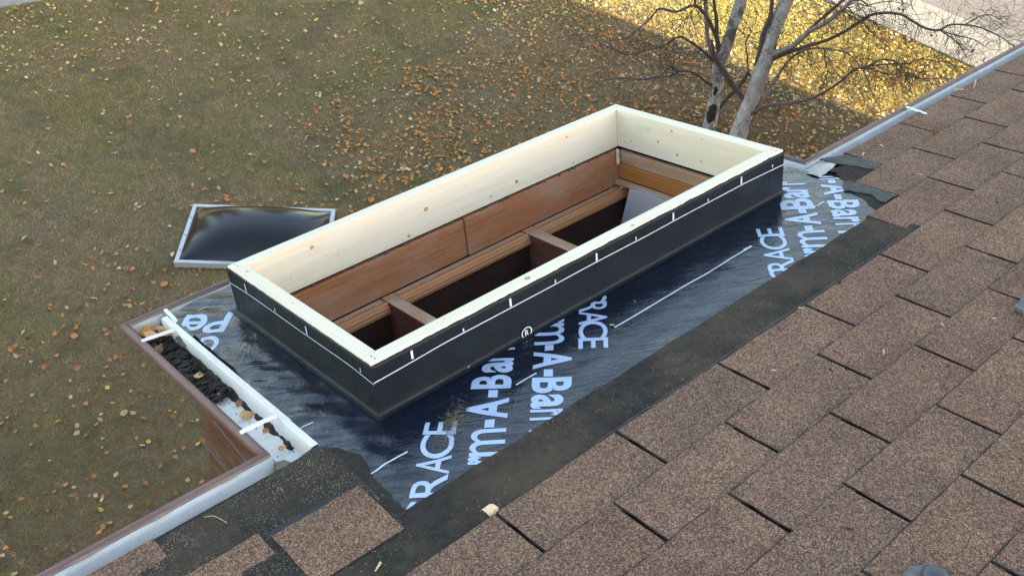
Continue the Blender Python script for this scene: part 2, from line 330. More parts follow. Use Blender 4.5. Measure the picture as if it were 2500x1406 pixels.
def simple(name, col, rough=.6, var=.25, scale=20, bump=0.0, spec=.5, metal=0.0, kind='Object'):
    t = NT(name)
    c = t.coord(kind)
    nz = t.noise(c, scale, 5)
    d = tuple(x * (1 - var) for x in col); b = tuple(min(1, x * (1 + var)) for x in col)
    t.set('Base Color', t.ramp(nz, [(.3, d), (.7, b)]))
    t.set('Roughness', rough).set('Specular IOR Level', spec).set('Metallic', metal)
    if bump: t.bump(t.noise(c, scale * 4, 5), bump, .002)
    return t.m


def mat_shingle(name, tint=(1, 1, 1), bare=False):
    t = NT(name)
    c = t.coord('Object', rand=True)
    v = t.vor(c, 500)
    r = t.sep(v)
    k = lambda q: tuple(a * b for a, b in zip(q, tint))
    col = t.ramp(r[0], [(0, k((.045, .030, .026))), (.22, k((.095, .066, .055))), (.45, k((.135, .092, .075))),
                        (.68, k((.235, .165, .125))), (.84, k((.37, .275, .20))), (1, k((.56, .44, .32)))])
    v2 = t.sep(t.vor(c, 230))
    col = t.mix(.35, col, t.ramp(v2[1], [(0, k((.05, .033, .032))), (.5, k((.16, .115, .095))), (1, k((.36, .275, .21)))]))
    big = t.ramp(t.noise(c, 5, 5, .65), [(.3, (.72, .70, .72)), (.7, (1.18, 1.14, 1.06))])
    col = t.mix(1.0, col, big, 'MULTIPLY')
    # tone differs from tab to tab
    oi = t.n("ShaderNodeObjectInfo").outputs['Random']
    tone = t.ramp(oi, [(0, (.94, .90, .90)), (.3, (1.0, .98, .96)), (.6, (.96, .93, .92)), (.85, (1.05, 1.02, .97)), (1, (.95, .93, .92))])
    col = t.mix(1.0, col, tone, 'MULTIPLY')
    # worn dark spots
    sp = t.ramp(t.noise(c, 26, 3, .5), [(.24, 1.0), (.31, 0.0)])
    col = t.mix(sp, col, k((.04, .03, .028)))
    t.set('Base Color', col).set('Roughness', .9).set('Specular IOR Level', .25)
    b = t.bump(t.vor(c, 430, 'Distance'), .55, .0016)
    t.bump(t.noise(c, 30, 4), .35, .004, b)
    return t.m


def mat_wood(name, dark, light, streak=(.5, 30, 30), rough=.6, ring=.5, stain=None, coat=0.0):
    t = NT(name)
    c = t.coord('gc', streak)
    n1 = t.noise(c, 6, 6, .6, .4)
    n2 = t.noise(t.coord('gc', (1.2, 160, 160)), 4, 3, .6)
    col = t.ramp(n1, [(.25, dark), (.5, tuple((a + b) / 2 for a, b in zip(dark, light))), (.75, light)])
    col = t.mix(ring, col, t.ramp(n2, [(.3, tuple(x * .82 for x in light)), (.7, tuple(min(1, x * 1.1) for x in light))]), 'MULTIPLY') if ring else col
    if stain:
        m = t.ramp(t.noise(t.coord('gc', (4, 10, 10)), 1.6, 4), [(.45, 0.0), (.7, .75)])
        col = t.mix(m, col, stain)
    t.set('Base Color', col).set('Roughness', rough).set('Specular IOR Level', .35).set('Coat Weight', coat)
    t.bump(n2, .12, .001)
    return t.m


def mat_pine():
    t = NT("pine")
    c = t.coord('gc', (.8, 22, 22))
    n1 = t.noise(c, 2.2, 6, .55, .8)
    col = t.ramp(n1, [(.3, (.79, .69, .51)), (.55, (.84, .765, .61)), (.75, (.87, .81, .68))])
    n2 = t.noise(t.coord('gc', (2, 240, 240)), 3, 2)
    col = t.mix(.5, col, t.ramp(n2, [(.3, (.90, .86, .80)), (.7, (1.0, 1.0, 1.0))]), 'MULTIPLY')
    dirt = t.ramp(t.noise(t.coord('gc', (9, 14, 14)), 1.3, 5), [(.62, 0.0), (.85, .30)])
    col = t.mix(dirt, col, (.58, .50, .34))
    t.set('Base Color', col).set('Roughness', .72).set('Specular IOR Level', .25)
    t.bump(n2, .12, .0008)
    return t.m


def mat_membrane():
    t = NT("membrane_film")
    c = t.coord('Object')
    nz = t.noise(c, 5, 6, .6)
    col = t.ramp(nz, [(.3, (.003, .006, .014)), (.7, (.006, .011, .026))])
    # dust film, in wiped streaks
    d = t.ramp(t.noise(t.coord('Object', (2, 6, 3)), 4.5, 8, .72), [(.52, 0.0), (.85, .10)])
    col = t.mix(d, col, (.20, .18, .15))
    sp = t.ramp(t.vor(c, 130, 'Distance'), [(.02, .8), (.06, 0.0)])
    spm = t.ramp(t.noise(c, 9, 3), [(.56, 0.0), (.66, 1.0)])
    col = t.mix(t.math('MULTIPLY', sp, spm), col, (.35, .30, .24))
    t.set('Base Color', col)
    t.set('Roughness', t.ramp(t.noise(c, 14, 6, .7), [(.3, .10), (.75, .28)]))
    t.set('IOR', 1.5).set('Specular IOR Level', .52)
    b = t.bump(t.noise(t.coord('Object', (1, 1, 1)), 38, 5, .6, 1.2), .30, .004)
    # long thin creases, running two ways
    for k, (rot, st, sc, amt) in enumerate((((0, 0, .5), (1.0, 7.0, 1.0), 2.6, .16), ((0, 0, -.75), (1.0, 6.0, 1.0), 3.4, .11))):
        mp = t.n("ShaderNodeMapping")
        mp.inputs['Rotation'].default_value = rot
        t.l(t.n("ShaderNodeTexCoord").outputs['Object'], mp.inputs['Vector'])
        mp2 = t.n("ShaderNodeMapping")
        mp2.inputs['Scale'].default_value = st
        t.l(mp.outputs[0], mp2.inputs['Vector'])
        q = t.noise(mp2.outputs[0], sc, 3, .5, .3)
        line = t.ramp(q, [(.475, 0.0), (.50, 1.0), (.525, 0.0)])
        b = t.bump(line, amt, .002, b)
    return t.m


def mat_vinyl():
    t = NT("black_vinyl")
    c = t.coord('Object')
    col = t.ramp(t.noise(c, 7, 5), [(.3, (.009, .012, .016)), (.7, (.015, .020, .025))])
    sc = t.ramp(t.noise(t.coord('Object', (60, 60, 5)), 3, 3), [(.70, 0.0), (.82, .5)])
    col = t.mix(sc, col, (.13, .14, .13))
    t.set('Base Color', col).set('Roughness', t.ramp(t.noise(c, 30, 4), [(.3, .36), (.7, .50)])).set('Specular IOR Level', .22)
    b = t.bump(t.noise(t.coord('Object', (1, 1, .25)), 24, 4), .6, .004)
    t.bump(t.noise(c, 260, 2), .08, .001, b)
    return t.m


def mat_asphalt_dull(name, specks=.06, dust=.5):
    t = NT(name)
    c = t.coord('Object')
    col = t.ramp(t.noise(c, 60, 6, .7), [(.3, (.016, .014, .012)), (.7, (.040, .034, .029))])
    d = t.ramp(t.noise(c, 5.2, 8, .68), [(.40, 0.0), (.62, dust)])
    col = t.mix(d, col, (.125, .088, .056))
    d2 = t.ramp(t.noise(t.coord('Object', (1.3, 1, 1)), 10, 8, .75), [(.60, 0.0), (.74, dust * .7)])
    col = t.mix(d2, col, (.15, .145, .13))
    v = t.n("ShaderNodeTexVoronoi"); v.inputs['Scale'].default_value = 300; t.l(c, v.inputs['Vector'])
    near = t.ramp(v.outputs['Distance'], [(.25, 1.0), (.35, 0.0)])
    pick = t.ramp(t.sep(v.outputs['Color'])[0], [(1 - specks, 0.0), (1 - specks + .01, 1.0)])
    dens = t.ramp(t.noise(c, 6, 3), [(.42, .15), (.62, 1.0)])
    col = t.mix(t.math('MULTIPLY', t.math('MULTIPLY', near, pick), dens), col, (.52, .42, .30))
    t.set('Base Color', col).set('Roughness', .82).set('Specular IOR Level', .2)
    b = t.bump(t.noise(c, 240, 4, .7), .35, .0015)
    t.bump(t.noise(c, 22, 4), .4, .004, b)
    return t.m


def mat_gutter(dirt, base_c=(.74, .77, .77)):
    t = NT("gutter_white")
    c = t.coord('Object')
    n = t.noise(c, 9, 8, .72)
    n2 = t.noise(c, 70, 5, .7)
    f = t.ramp(t.mix(.35, n, n2), [(.50 - dirt * .25, 0.0), (.72 - dirt * .1, .15 + .6 * dirt)])
    col = t.mix(f, base_c, (.26, .25, .22))
    sp = t.ramp(t.vor(c, 46, 'Distance'), [(.03, .6), (.06, 0.0)])
    spm = t.ramp(t.noise(c, 5, 3), [(.56, 0.0), (.66, 1.0)])
    col = t.mix(t.math('MULTIPLY', sp, spm), col, (.05, .04, .035))
    t.set('Base Color', col).set('Roughness', .42).set('Specular IOR Level', .45)
    t.bump(t.noise(c, 12, 3), .15, .003)
    return t.m


def mat_attr(name, rough=.8, spec=.2, trans=0.0, mul=1.0):
    t = NT(name)
    a = t.n("ShaderNodeAttribute", attribute_name="tone").outputs['Color']
    t.set('Base Color', a).set('Roughness', rough).set('Specular IOR Level', spec)
    return t.m


def mat_bark(name="birch_bark", dark=0.0):
    t = NT(name)
    c = t.coord('Object')
    col = t.ramp(t.noise(c, 9, 5), [(.3, (.36, .325, .31)), (.7, (.62, .585, .57))])
    # dark lenticels running round the stem
    ln = t.ramp(t.noise(t.coord('Object', (11, 11, 75)), 1.0, 4, .7), [(.585, 0.0), (.66, .85)])
    col = t.mix(ln, col, (.075, .062, .055))
    pt = t.ramp(t.noise(t.coord('Object', (1, 1, .8)), 6.5, 6, .7), [(.53 - dark, 0.0), (.63 - dark, .85)])
    col = t.mix(pt, col, (.12, .105, .09))
    t.set('Base Color', col).set('Roughness', .8).set('Specular IOR Level', .25)
    t.bump(t.noise(t.coord('Object', (6, 6, 30)), 2, 5), .5, .008)
    return t.m


M = {}
M['shingle'] = mat_shingle("granule_shingle", (.98, .865, .80))
M['shingle_tan'] = mat_shingle("granule_shingle_tan", (1.04, .91, .80))
M['shingle_red'] = mat_shingle("granule_shingle_red", (1.0, .84, .775))
M['cut_edge'] = simple("cut_asphalt_edge", (.020, .015, .015), .85, .5, 120, .5)
M['under'] = mat_asphalt_dull("asphalt_underlay", .03, .1)
M['felt'] = mat_asphalt_dull("dull_asphalt_strip", .06, .42)
M['starter'] = mat_asphalt_dull("starter_asphalt", .60, .22)
M['pine'] = mat_pine()
M['cedar'] = mat_wood("cedar", (.35, .155, .075), (.62, .33, .17), stain=(.44, .28, .19))
M['cedar_orange'] = mat_wood("cedar_orange", (.42, .19, .06), (.68, .35, .13), rough=.5)
M['cedar_dusty'] = mat_wood("cedar_dusty", (.46, .30, .19), (.64, .45, .30), stain=(.60, .54, .48))
M['mould'] = mat_wood("varnished_mould", (.42, .19, .08), (.60, .30, .135), (.5, 9, 9), rough=.3, ring=.15, coat=.4)
M['rafter'] = mat_wood("rough_rafter", (.17, .07, .048), (.30, .13, .085), (2, 30, 30), rough=.85, stain=(.18, .10, .08))
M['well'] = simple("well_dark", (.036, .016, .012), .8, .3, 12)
M['membrane'] = mat_membrane()
M['vinyl'] = mat_vinyl()
M['print'] = simple("pale_blue_print", (.40, .51, .70), .38, .06, 30, .05)
M['print_w'] = simple("white_print", (.66, .72, .78), .4, .06, 30)
M['white'] = mat_gutter(.25, (.80, .775, .73))
M['white_dirty'] = mat_gutter(.55, (.80, .785, .76))
M['flash'] = mat_gutter(1.0, (.50, .50, .49))
M['flap'] = simple('grey_felt', (.062, .066, .060), .8, .4, 40, .3)
M['cream'] = mat_gutter(.5, (.72, .68, .56))
M['brown_metal'] = simple("brown_painted_metal", (.165, .092, .085), .5, .16, 14, .1)
M['hanger'] = simple("white_enamel", (.80, .82, .84), .3, .05, 20)
M['caulk'] = simple("old_sealant", (.22, .18, .13), .8, .35, 40, .5)
M['siding'] = mat_wood("brown_siding", (.17, .080, .042), (.27, .135, .07), (.6, 20, 20), rough=.7, stain=(.20, .15, .12))
M['joint'] = simple("siding_joint", (.15, .155, .18), .7, .3, 30)
M['bark'] = mat_bark()
M['bark_old'] = mat_bark("old_birch_bark", .08)
M['bark_dark'] = simple("dark_bark", (.045, .028, .020), .95, .5, 24, .9)
M['twig'] = simple("branch_bark", (.125, .090, .085), .8, .3, 30, .3)
M['twig_dark'] = simple("twig_bark", (.055, .038, .036), .85, .25, 20)
M['bark_pale'] = simple("pale_branch_bark", (.29, .235, .22), .8, .35, 26, .3)
M['concrete'] = simple("concrete", (.34, .31, .265), .9, .10, 5, .2)
M['asphalt'] = simple("road_asphalt", (.20, .18, .17), .95, .22, 60, .5)
M['alu'] = simple("aluminium_frame", (.62, .63, .64), .38, .08, 10, 0, .5, .3)
M['chip'] = simple("fresh_wood_chip", (.62, .44, .24), .8, .2, 60)
M['muck'] = simple("gutter_muck", (.030, .022, .017), .8, .75, 45, .8)
M['paper'] = simple("white_sheet", (.60, .58, .64), .55, .05, 6)
M['tar'] = simple("grey_sealant", (.10, .10, .105), .55, .4, 50, .4)
M['foam'] = simple("cream_foam", (.70, .62, .42), .8, .15, 40, .5)
M['attr'] = mat_attr("grass_blades", .75, .15)
M['leaf_attr'] = mat_attr("leaf_litter", .7, .25)
for nm, c in dict(orange=(.58, .22, .05), tan=(.62, .37, .16), yellow=(.68, .44, .09), pale=(.68, .55, .33), brown=(.33, .15, .06)).items():
    M['leaf_' + nm] = simple("leaf_" + nm, c, .65, .22, 60, .3)


def mat_dome():
    t = NT("smoked_acrylic")
    c = t.coord('Object')
    t.set('Base Color', t.ramp(t.noise(c, 2.5, 3), [(.3, (.010, .009, .012)), (.7, (.022, .016, .017))]))
    t.set('Roughness', .20).set('Specular IOR Level', .5).set('IOR', 1.5)
    t.bump(t.noise(c, 1.5, 1), .04, .02)
    return t.m


def mat_lawn():
    t = NT("lawn_soil")
    c = t.coord('Object')
    col = t.ramp(t.noise(c, 1.3, 6, .65), [(.3, (.16, .135, .055)), (.5, (.21, .16, .085)), (.68, (.26, .195, .12))])
    col = t.mix(.5, col, t.ramp(t.noise(c, 60, 6, .75), [(.3, (.12, .095, .05)), (.7, (.32, .25, .14))]))
    t.set('Base Color', col).set('Roughness', .95).set('Specular IOR Level', .1)
    t.bump(t.noise(c, 45, 6, .7), .9, .02)
    return t.m


M['dome'] = mat_dome()
M['lawn'] = mat_lawn()

# ------------------------------------------------------------------ ground, pavement, road
def sheet(name, x0, x1, y0, y1, z0, z1, mat, bev=0.01):
    bm = bm_box(x0, x1, y0, y1, z0, z1, bev)
    o = bm_obj(name, bm, mat, None, roof=False)
    return tag(o, kind='structure')


lawn = mobj("lawn", [(-70, -70, GZ), (90, -70, GZ), (90, 90, GZ), (-70, 90, GZ)], [[0, 1, 2, 3]], M['lawn'])
tag(lawn, kind='structure')
sheet("pavement", 11.42, 12.30, -60, 80, GZ - .1, GZ + .03, M['concrete'])
sheet("kerb", 12.306, 12.56, -60, 80, GZ - .1, GZ + .026, M['concrete'])
sheet("road", 12.566, 21.0, -60, 80, GZ - .1, GZ + .006, M['asphalt'])
bm = bmesh.new()
vs = [(-3.0, 12.3), (2.76, 11.68), (3.2, 11.62), (4.6, 11.5), (6.2, 12.6), (7, 16), (-3, 16)]
prism("path", vs, GZ - .05, GZ + .02, M['concrete'], None, roof=False, step=.4, jag=.02)
tag(bpy.data.objects["path"], kind='structure')


def fbm(x, y, s, seed=0.0):
    return noise.fractal(Vector((x * s + seed, y * s - seed, seed)), 1.0, 2.0, 4)


def vnoise(x, y, seed):
    """vectorised smooth value noise in numpy"""
    rs = np.random.RandomState(seed)
    g = rs.rand(256, 256)
    xi = np.floor(x).astype(int); yi = np.floor(y).astype(int)
    fx = x - xi; fy = y - yi
    fx = fx * fx * (3 - 2 * fx); fy = fy * fy * (3 - 2 * fy)
    a = g[xi % 256, yi % 256]; b = g[(xi + 1) % 256, yi % 256]
    c = g[xi % 256, (yi + 1) % 256]; d = g[(xi + 1) % 256, (yi + 1) % 256]
    return (a * (1 - fx) + b * fx) * (1 - fy) + (c * (1 - fx) + d * fx) * fy


def vfbm(x, y, s, seed):
    return (vnoise(x * s, y * s, seed) * .5 + vnoise(x * s * 2.1, y * s * 2.1, seed + 1) * .27 +
            vnoise(x * s * 4.3, y * s * 4.3, seed + 2) * .15 + vnoise(x * s * 9, y * s * 9, seed + 3) * .08)


def in_poly(x, y, P):
    ins = np.zeros(len(x), bool)
    j = len(P) - 1
    for i in range(len(P)):
        xi, yi = P[i]; xj, yj = P[j]
        c = ((yi > y) != (yj > y)) & (x < (xj - xi) * (y - yi) / (yj - yi + 1e-12) + xi)
        ins ^= c
        j = i
    return ins


VIEW = [(-1.2, 3.0), (1.6, 13.3), (4.2, 13.0), (9.6, 9.6), (11.9, 7.6), (11.9, 3.0), (8.0, 2.2), (3.0, 2.6)]


def raw_mesh(name, V, n_per, mat, tone, kind='stuff', idx=None):
    """V: (k, n_per, 3) vertices of k separate faces of n_per corners; tone: (k,3)"""
    k = len(V)
    me = bpy.data.meshes.new(name)
    me.vertices.add(k * n_per)
    me.vertices.foreach_set("co", V.reshape(-1).astype(np.float32))
    me.loops.add(k * n_per)
    me.loops.foreach_set("vertex_index", np.arange(k * n_per, dtype=np.int32))
    me.polygons.add(k)
    me.polygons.foreach_set("loop_start", np.arange(0, k * n_per, n_per, dtype=np.int32))
    me.polygons.foreach_set("loop_total", np.full(k, n_per, dtype=np.int32))
    a = me.color_attributes.new("tone", 'FLOAT_COLOR', 'POINT')
    c = np.ones((k, n_per, 4), np.float32); c[:, :, :3] = tone[:, None, :]
    a.data.foreach_set("color", c.ravel())
    me.materials.append(mat)
    me.update(calc_edges=True)
    o = bpy.data.objects.new(name, me)
    COL.objects.link(o)
    tag(o, kind=kind)
    return o


rs = np.random.RandomState(5)
NB = 850000
gx = rs.uniform(-1.2, 11.9, NB * 2); gy = rs.uniform(2.2, 13.3, NB * 2)
keep = in_poly(gx, gy, VIEW) & (gx < 11.42 + .05 * vnoise(gy * 3, gy * 0, 3)) & (gy < 11.6 + .1 * gx * 0 + .06 * rs.rand(len(gx)))
pm = vfbm(gx, gy, .9, 11)
keep &= rs.rand(len(gx)) < np.clip(1.5 - 1.2 * pm, .45, 1)
gx, gy, pm = gx[keep][:NB], gy[keep][:NB], pm[keep][:NB]
n = len(gx)
an = rs.uniform(0, 2 * np.pi, n); L = rs.uniform(.012, .032, n); wd = rs.uniform(.0014, .0030, n)
tilt = rs.uniform(.55, 1.5, n)
hx, hy = np.cos(an) * np.sin(tilt) * L, np.sin(an) * np.sin(tilt) * L
hz = np.cos(tilt) * L
px_, py_ = -np.sin(an) * wd, np.cos(an) * wd
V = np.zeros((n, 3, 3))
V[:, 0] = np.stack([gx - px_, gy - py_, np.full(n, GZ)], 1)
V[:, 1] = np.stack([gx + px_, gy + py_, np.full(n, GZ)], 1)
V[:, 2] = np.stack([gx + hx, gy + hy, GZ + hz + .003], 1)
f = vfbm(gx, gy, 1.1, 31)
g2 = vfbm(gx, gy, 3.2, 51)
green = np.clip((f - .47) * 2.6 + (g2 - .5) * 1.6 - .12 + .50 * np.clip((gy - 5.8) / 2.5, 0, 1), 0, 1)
sun_tint = np.clip((gx - 8.6) / 1.2, 0, 1)
green = np.clip(green + .25 * sun_tint, 0, 1)
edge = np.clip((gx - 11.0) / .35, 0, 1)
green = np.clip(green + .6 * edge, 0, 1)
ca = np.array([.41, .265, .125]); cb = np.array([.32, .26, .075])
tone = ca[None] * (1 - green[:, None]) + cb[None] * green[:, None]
tone = tone * (1 - .75 * sun_tint[:, None]) + np.array([.62, .55, .13])[None] * .75 * sun_tint[:, None]  # sunlight put into the blade colour: brighter and yellower over the sunlit zone
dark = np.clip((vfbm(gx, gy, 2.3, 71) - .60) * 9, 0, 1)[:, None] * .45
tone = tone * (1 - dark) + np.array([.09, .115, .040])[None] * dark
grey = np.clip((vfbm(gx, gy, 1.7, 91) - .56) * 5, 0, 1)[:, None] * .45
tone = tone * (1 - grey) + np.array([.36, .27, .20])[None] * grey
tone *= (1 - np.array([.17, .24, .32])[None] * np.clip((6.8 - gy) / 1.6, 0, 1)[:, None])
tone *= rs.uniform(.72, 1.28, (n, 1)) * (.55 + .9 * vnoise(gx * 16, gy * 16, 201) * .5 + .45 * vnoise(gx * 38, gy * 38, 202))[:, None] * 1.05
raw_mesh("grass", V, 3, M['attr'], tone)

# darker green tufts here and there
# ------------------------------------------------------------------ fallen leaves on the lawn
LEAF2 = np.array([(0, -.5), (.26, -.38), (.42, -.1), (.36, .14), (.16, .36), (0, .56), (-.16, .36), (-.36, .14), (-.42, -.1), (-.26, -.38)])
COLS = dict(orange=(.58, .22, .05), tan=(.62, .36, .15), yellow=(.70, .46, .10), pale=(.68, .54, .31), brown=(.36, .16, .065))
CN = list(COLS)
NL = 46000
lx = rs.uniform(-1.2, 11.9, NL); ly = rs.uniform(2.4, 13.0, NL)
dens = .055 + .10 * np.clip((7.4 - ly) / 1.0, 0, 1) + 1.5 * np.clip((lx - 3.4) / 3.4, 0, 1) * np.clip((8.6 - ly) / 2.0, 0, 1)
dens += .30 * np.clip((lx - 6.6) / 1.0, 0, 1) * (1 - .75 * np.clip((lx - 8.7) / .5, 0, 1) * (lx < 10.6)) + .16 * np.clip((ly - 9.3) / 1.2, 0, 1) * (lx < 4.0)
dens += .06 * np.clip((lx - 2.2) / 2, 0, 1)
dens *= 1 - .72 * np.clip((lx - 8.75 - .15 * (6.5 - ly) * (ly < 6.5)) / .4, 0, 1) * (lx < 10.7)
dens *= np.clip(.1 + 3.2 * (vfbm(lx, ly, 1.6, 123) - .22), .08, 2)
keep = in_poly(lx, ly, VIEW) & (rs.rand(NL) < dens) & ((lx < 11.4) | (rs.rand(NL) < .12)) & ~((lx > 11.4) & (lx < 12.2) & (rs.rand(NL) < .8))
keep &= (ly < 11.6)
lx, ly = lx[keep], ly[keep]
nl = len(lx)
cd = np.hypot(np.hypot(lx, ly - .33), 5.26)
size = np.where(np.hypot(lx - 8, ly - 5) < 3.4, rs.uniform(.020, .042, nl), rs.uniform(.022, .047, nl)) * np.where(rs.rand(nl) < .06, 1.5, 1)
pick = np.zeros(nl, int)
for i in range(nl):
    far = ly[i] > 9.3 or lx[i] > 8.7
    q = rs.rand()
    tb = (.12, .28, .62, .96, 1.0) if far else ((.46, .70, .74, .80, 1.0) if ly[i] < 8 else (.25, .52, .76, .95, 1.0))
    pick[i] = int(np.searchsorted(tb, q))
rz = rs.uniform(0, 2 * np.pi, nl)
tx = rs.normal(0, .33, nl); ty = rs.normal(0, .33, nl)
lz = GZ + rs.uniform(.012, .034, nl)
lz[lx > 11.4] = GZ + .04
# ones in front of the camera and not hidden by the roof, nearest first, become single leaves
Cw = np.array([0, .32638, 1.26203])
P = np.stack([lx, ly, lz], 1) - Cw
R_ = np.array([tuple(_r), tuple(_d), tuple(_f)])
q = P @ R_.T
sx = .5 + (34.31 / 36) * q[:, 0] / q[:, 2]; sy = .5 + (34.31 / 36) * q[:, 1] / q[:, 2] * (1024 / 575)
X, Y = sx * 2500, sy * 1406
vis = (X > 5) & (X < 2495) & (Y > 5) & (Y < 1400)
vis &= ~((X > 560) & (Y > 655 - .415 * (X - 555)) & (X < 1515)) & ~((X >= 1515) & (Y > 252 + .29 * (X - 1515)) & (X < 1930))
vis &= ~((X > 285) & (X <= 560) & (Y > 795 - .4 * (X - 290))) & ~((X <= 640) & (Y > 1456 - .548 * X)) & ~((X > 1930) & (Y > 395 - .515 * (X - 1965)))
order = np.argsort(-size / np.linalg.norm(P, axis=1) + np.where(vis, 0, 1e3))
single = set(order[:270].tolist())
nz_ = np.array([i for i in range(nl) if i not in single])


def leaf_world(i, fold):
    pass


k = len(nz_)
L2 = LEAF2[None, :, :] * size[nz_][:, None, None]
fold = np.abs(L2[:, :, 0]) * rs.uniform(-.3, .6, k)[:, None] + L2[:, :, 1] ** 2 * rs.uniform(-6, 8, k)[:, None]
x, y, z = L2[:, :, 0], L2[:, :, 1], fold
z = z + x * tx[nz_][:, None] + y * ty[nz_][:, None]
c_, s_ = np.cos(rz[nz_])[:, None], np.sin(rz[nz_])[:, None]
V = np.stack([x * c_ - y * s_ + lx[nz_][:, None], x * s_ + y * c_ + ly[nz_][:, None], np.maximum(z, -.012) + lz[nz_][:, None]], 2)
# two quads-fans: left and right half of every leaf (pentagon each side)
ri = [0, 1, 2, 3, 4, 5]; li = [0, 5, 6, 7, 8, 9]
VV = np.concatenate([V[:, ri], V[:, li]], 0)
tt = np.array([COLS[CN[p]] for p in pick[nz_]]) * rs.uniform(.7, 1.2, (k, 1))
raw_mesh("leaf_litter", VV, 6, M['leaf_attr'], np.concatenate([tt, tt * .9], 0))


def leaf_mesh(seed, jag=False):
    rnd = random.Random(seed)
    fo, be = rnd.uniform(-.25, .5), rnd.uniform(-.35, .45)
    vs = []
    ring = []
    for i, (a, b) in enumerate(LEAF2):
        s = 1 + rnd.uniform(-.09, .09)
        ring.append((a * s, b * s, abs(a) * fo + b * b * be + rnd.uniform(-.02, .02)))
    vs = ring + [(0, t, t * t * be) for t in (-.25, 0, .28)] + [(.012, -.5, .25 * be), (-.012, -.5, .25 * be), (.03, -.78, .06)]
    fs = [[0, 1, 10], [1, 2, 11, 10], [2, 3, 11], [3, 4, 12, 11], [4, 5, 12], [5, 6, 12], [6, 7, 11, 12], [7, 8, 11], [8, 9, 10, 11], [9, 0, 10], [13, 14, 15]]
    me = bpy.data.meshes.new("leaf_shape")
    me.from_pydata(vs, [], fs)
    return me


LM = {}
for c in CN:
    LM[c] = []
    for j in range(4):
        me = leaf_mesh(hash(c) % 97 * 0 + j * 13 + CN.index(c) * 5)
        me.materials.append(M['leaf_' + c])
        LM[c].append(me)


def leaf(loc, sz, rot, col, label, group, j=0):
    o = bpy.data.objects.new("fallen_leaf", LM[col][j % 4])
    COL.objects.link(o)
    o.location = loc
    o.rotation_euler = rot
    o.scale = (sz, sz, sz)
    return tag(o, label, "leaf", group)


HUE = dict(orange="small bright orange", tan="small tan dried", yellow="small yellow", pale="small pale cream", brown="small dark brown")


def zone(x, y):
    if x > 8.7: return "on the sunlit lawn near the pavement"
    if math.hypot(x - 7.8, y - 5.1) < 1.0: return "on the grass around the birch stems"
    if math.hypot(x - 2.3, y - 5.6) < 1.25: return "on the lawn right beside the old dome skylight"
    if y > 9.0: return "on the far lawn towards the concrete path"
    if x < 1.6 and y < 5.2: return "on the lawn below the bay's gutter"
    if x > 4.2: return "on the lawn beyond the long far side of the curb"
    if y > 6.6: return "on the open lawn above the old dome skylight"
    return "on the bare-looking lawn left of the bay's gutter"


for i in sorted(single):
    c = CN[pick[i]]
    zn = zone(lx[i], ly[i])
    leaf((lx[i], ly[i], lz[i]), float(size[i]), (float(ty[i]), float(-tx[i]), float(rz[i])), c, HUE[c] + " leaf " + zn, c + " leaves " + zn, i)

# ------------------------------------------------------------------ old dome skylight lying on the lawn
A_, B_, C_ = (Vector((*p[:2], GZ)) for p in DOME)
ex = (B_ - A_).normalized(); ey = Vector((-ex.y, ex.x, 0))
if ey.dot(C_ - A_) < 0: ey = -ey
LX, LY = (B_ - A_).length, (C_ - A_).length
sk = thing("dome_skylight", A_ + ex * LX / 2 + ey * LY / 2, "old smoked dome skylight with aluminium frame lying on the lawn", "skylight")


def D(x, y, z): return A_ + ex * x + ey * y + Vector((0, 0, z + .012))


fw = .035
for nm, (a, b, c, d) in dict(frame_rail=(0, LX, 0, fw), frame_rail_2=(0, LX, LY - fw, LY), frame_rail_3=(0, fw, fw + .001, LY - fw - .001),
                             frame_rail_4=(LX - fw, LX, fw + .001, LY - fw - .001)).items():
    bmq = bm_box(a, b, c, d, 0, .055, .003)
    bmq.verts.index_update()
    vs = [D(*v.co) for v in bmq.verts]
    fs = [[v.index for v in f_.verts] for f_ in bmq.faces]
    if ex.cross(ey).z < 0: fs = [f_[::-1] for f_ in fs]
    mobj("frame_rail", vs, fs, M['alu'], sk)
    bmq.free()
N = 40
vs, fs = [], []
for i in range(N + 1):
    for j in range(N + 1):
        a, b = i / N, j / N
        s1, s2 = 1 - abs(2 * a - 1) ** 2.6, 1 - abs(2 * b - 1) ** 2.6
        h = .165 * (max(0, s1 * s2)) ** .8
        vs.append(D(fw - .004 + a * (LX - 2 * fw + .008), fw - .004 + b * (LY - 2 * fw + .008), .048 + h))
for i in range(N):
    for j in range(N):
        p = i * (N + 1) + j
        fs.append([p, p + 1, p + N + 2, p + N + 1])
mobj("acrylic_dome", vs, fs, M['dome'], sk, True)
for t_ in (.25, .55, .8):
    for s_ in (0, 1):
        q0 = D(.018 if s_ == 0 else LX - .018, t_ * LY, .055)
        vs = [q0 + Vector((math.cos(a) * .006, math.sin(a) * .006, zz)) for zz in (0, .003) for a in [k_ * math.pi / 3 for k_ in range(6)]]
        mobj("screw", vs, [list(range(6, 12))] + [[k_, (k_ + 1) % 6, 6 + (k_ + 1) % 6, 6 + k_] for k_ in range(6)], M['muck'], sk)

# ------------------------------------------------------------------ the house: walls and roof
U0, U1 = -7.0, 10.15
RV = -4.5
house = thing("house", (0.8, 1.0, GZ), "brown sided house whose shingled roof is partly stripped around the skylight opening", "house")


def deck(name, rects, w0, w1, mat):
    bmq = bmesh.new()
    for (a, b, c, d) in rects: bm_box(a, b, c, d, w0, w1, 0, bmq)
    return bm_obj(name, bmq, mat, house)


deck("roof_deck", [(U0, U1, RV, 1.600)], -.035, -.0075, M['under'])
deck("roof_deck", [(.664, 2.466, 1.601, 1.617), (.664, .864, 1.618, 2.40), (2.264, 2.466, 1.618, 2.40), (.865, 2.263, 2.245, 2.40)], -.035, -.0075, M['under'])
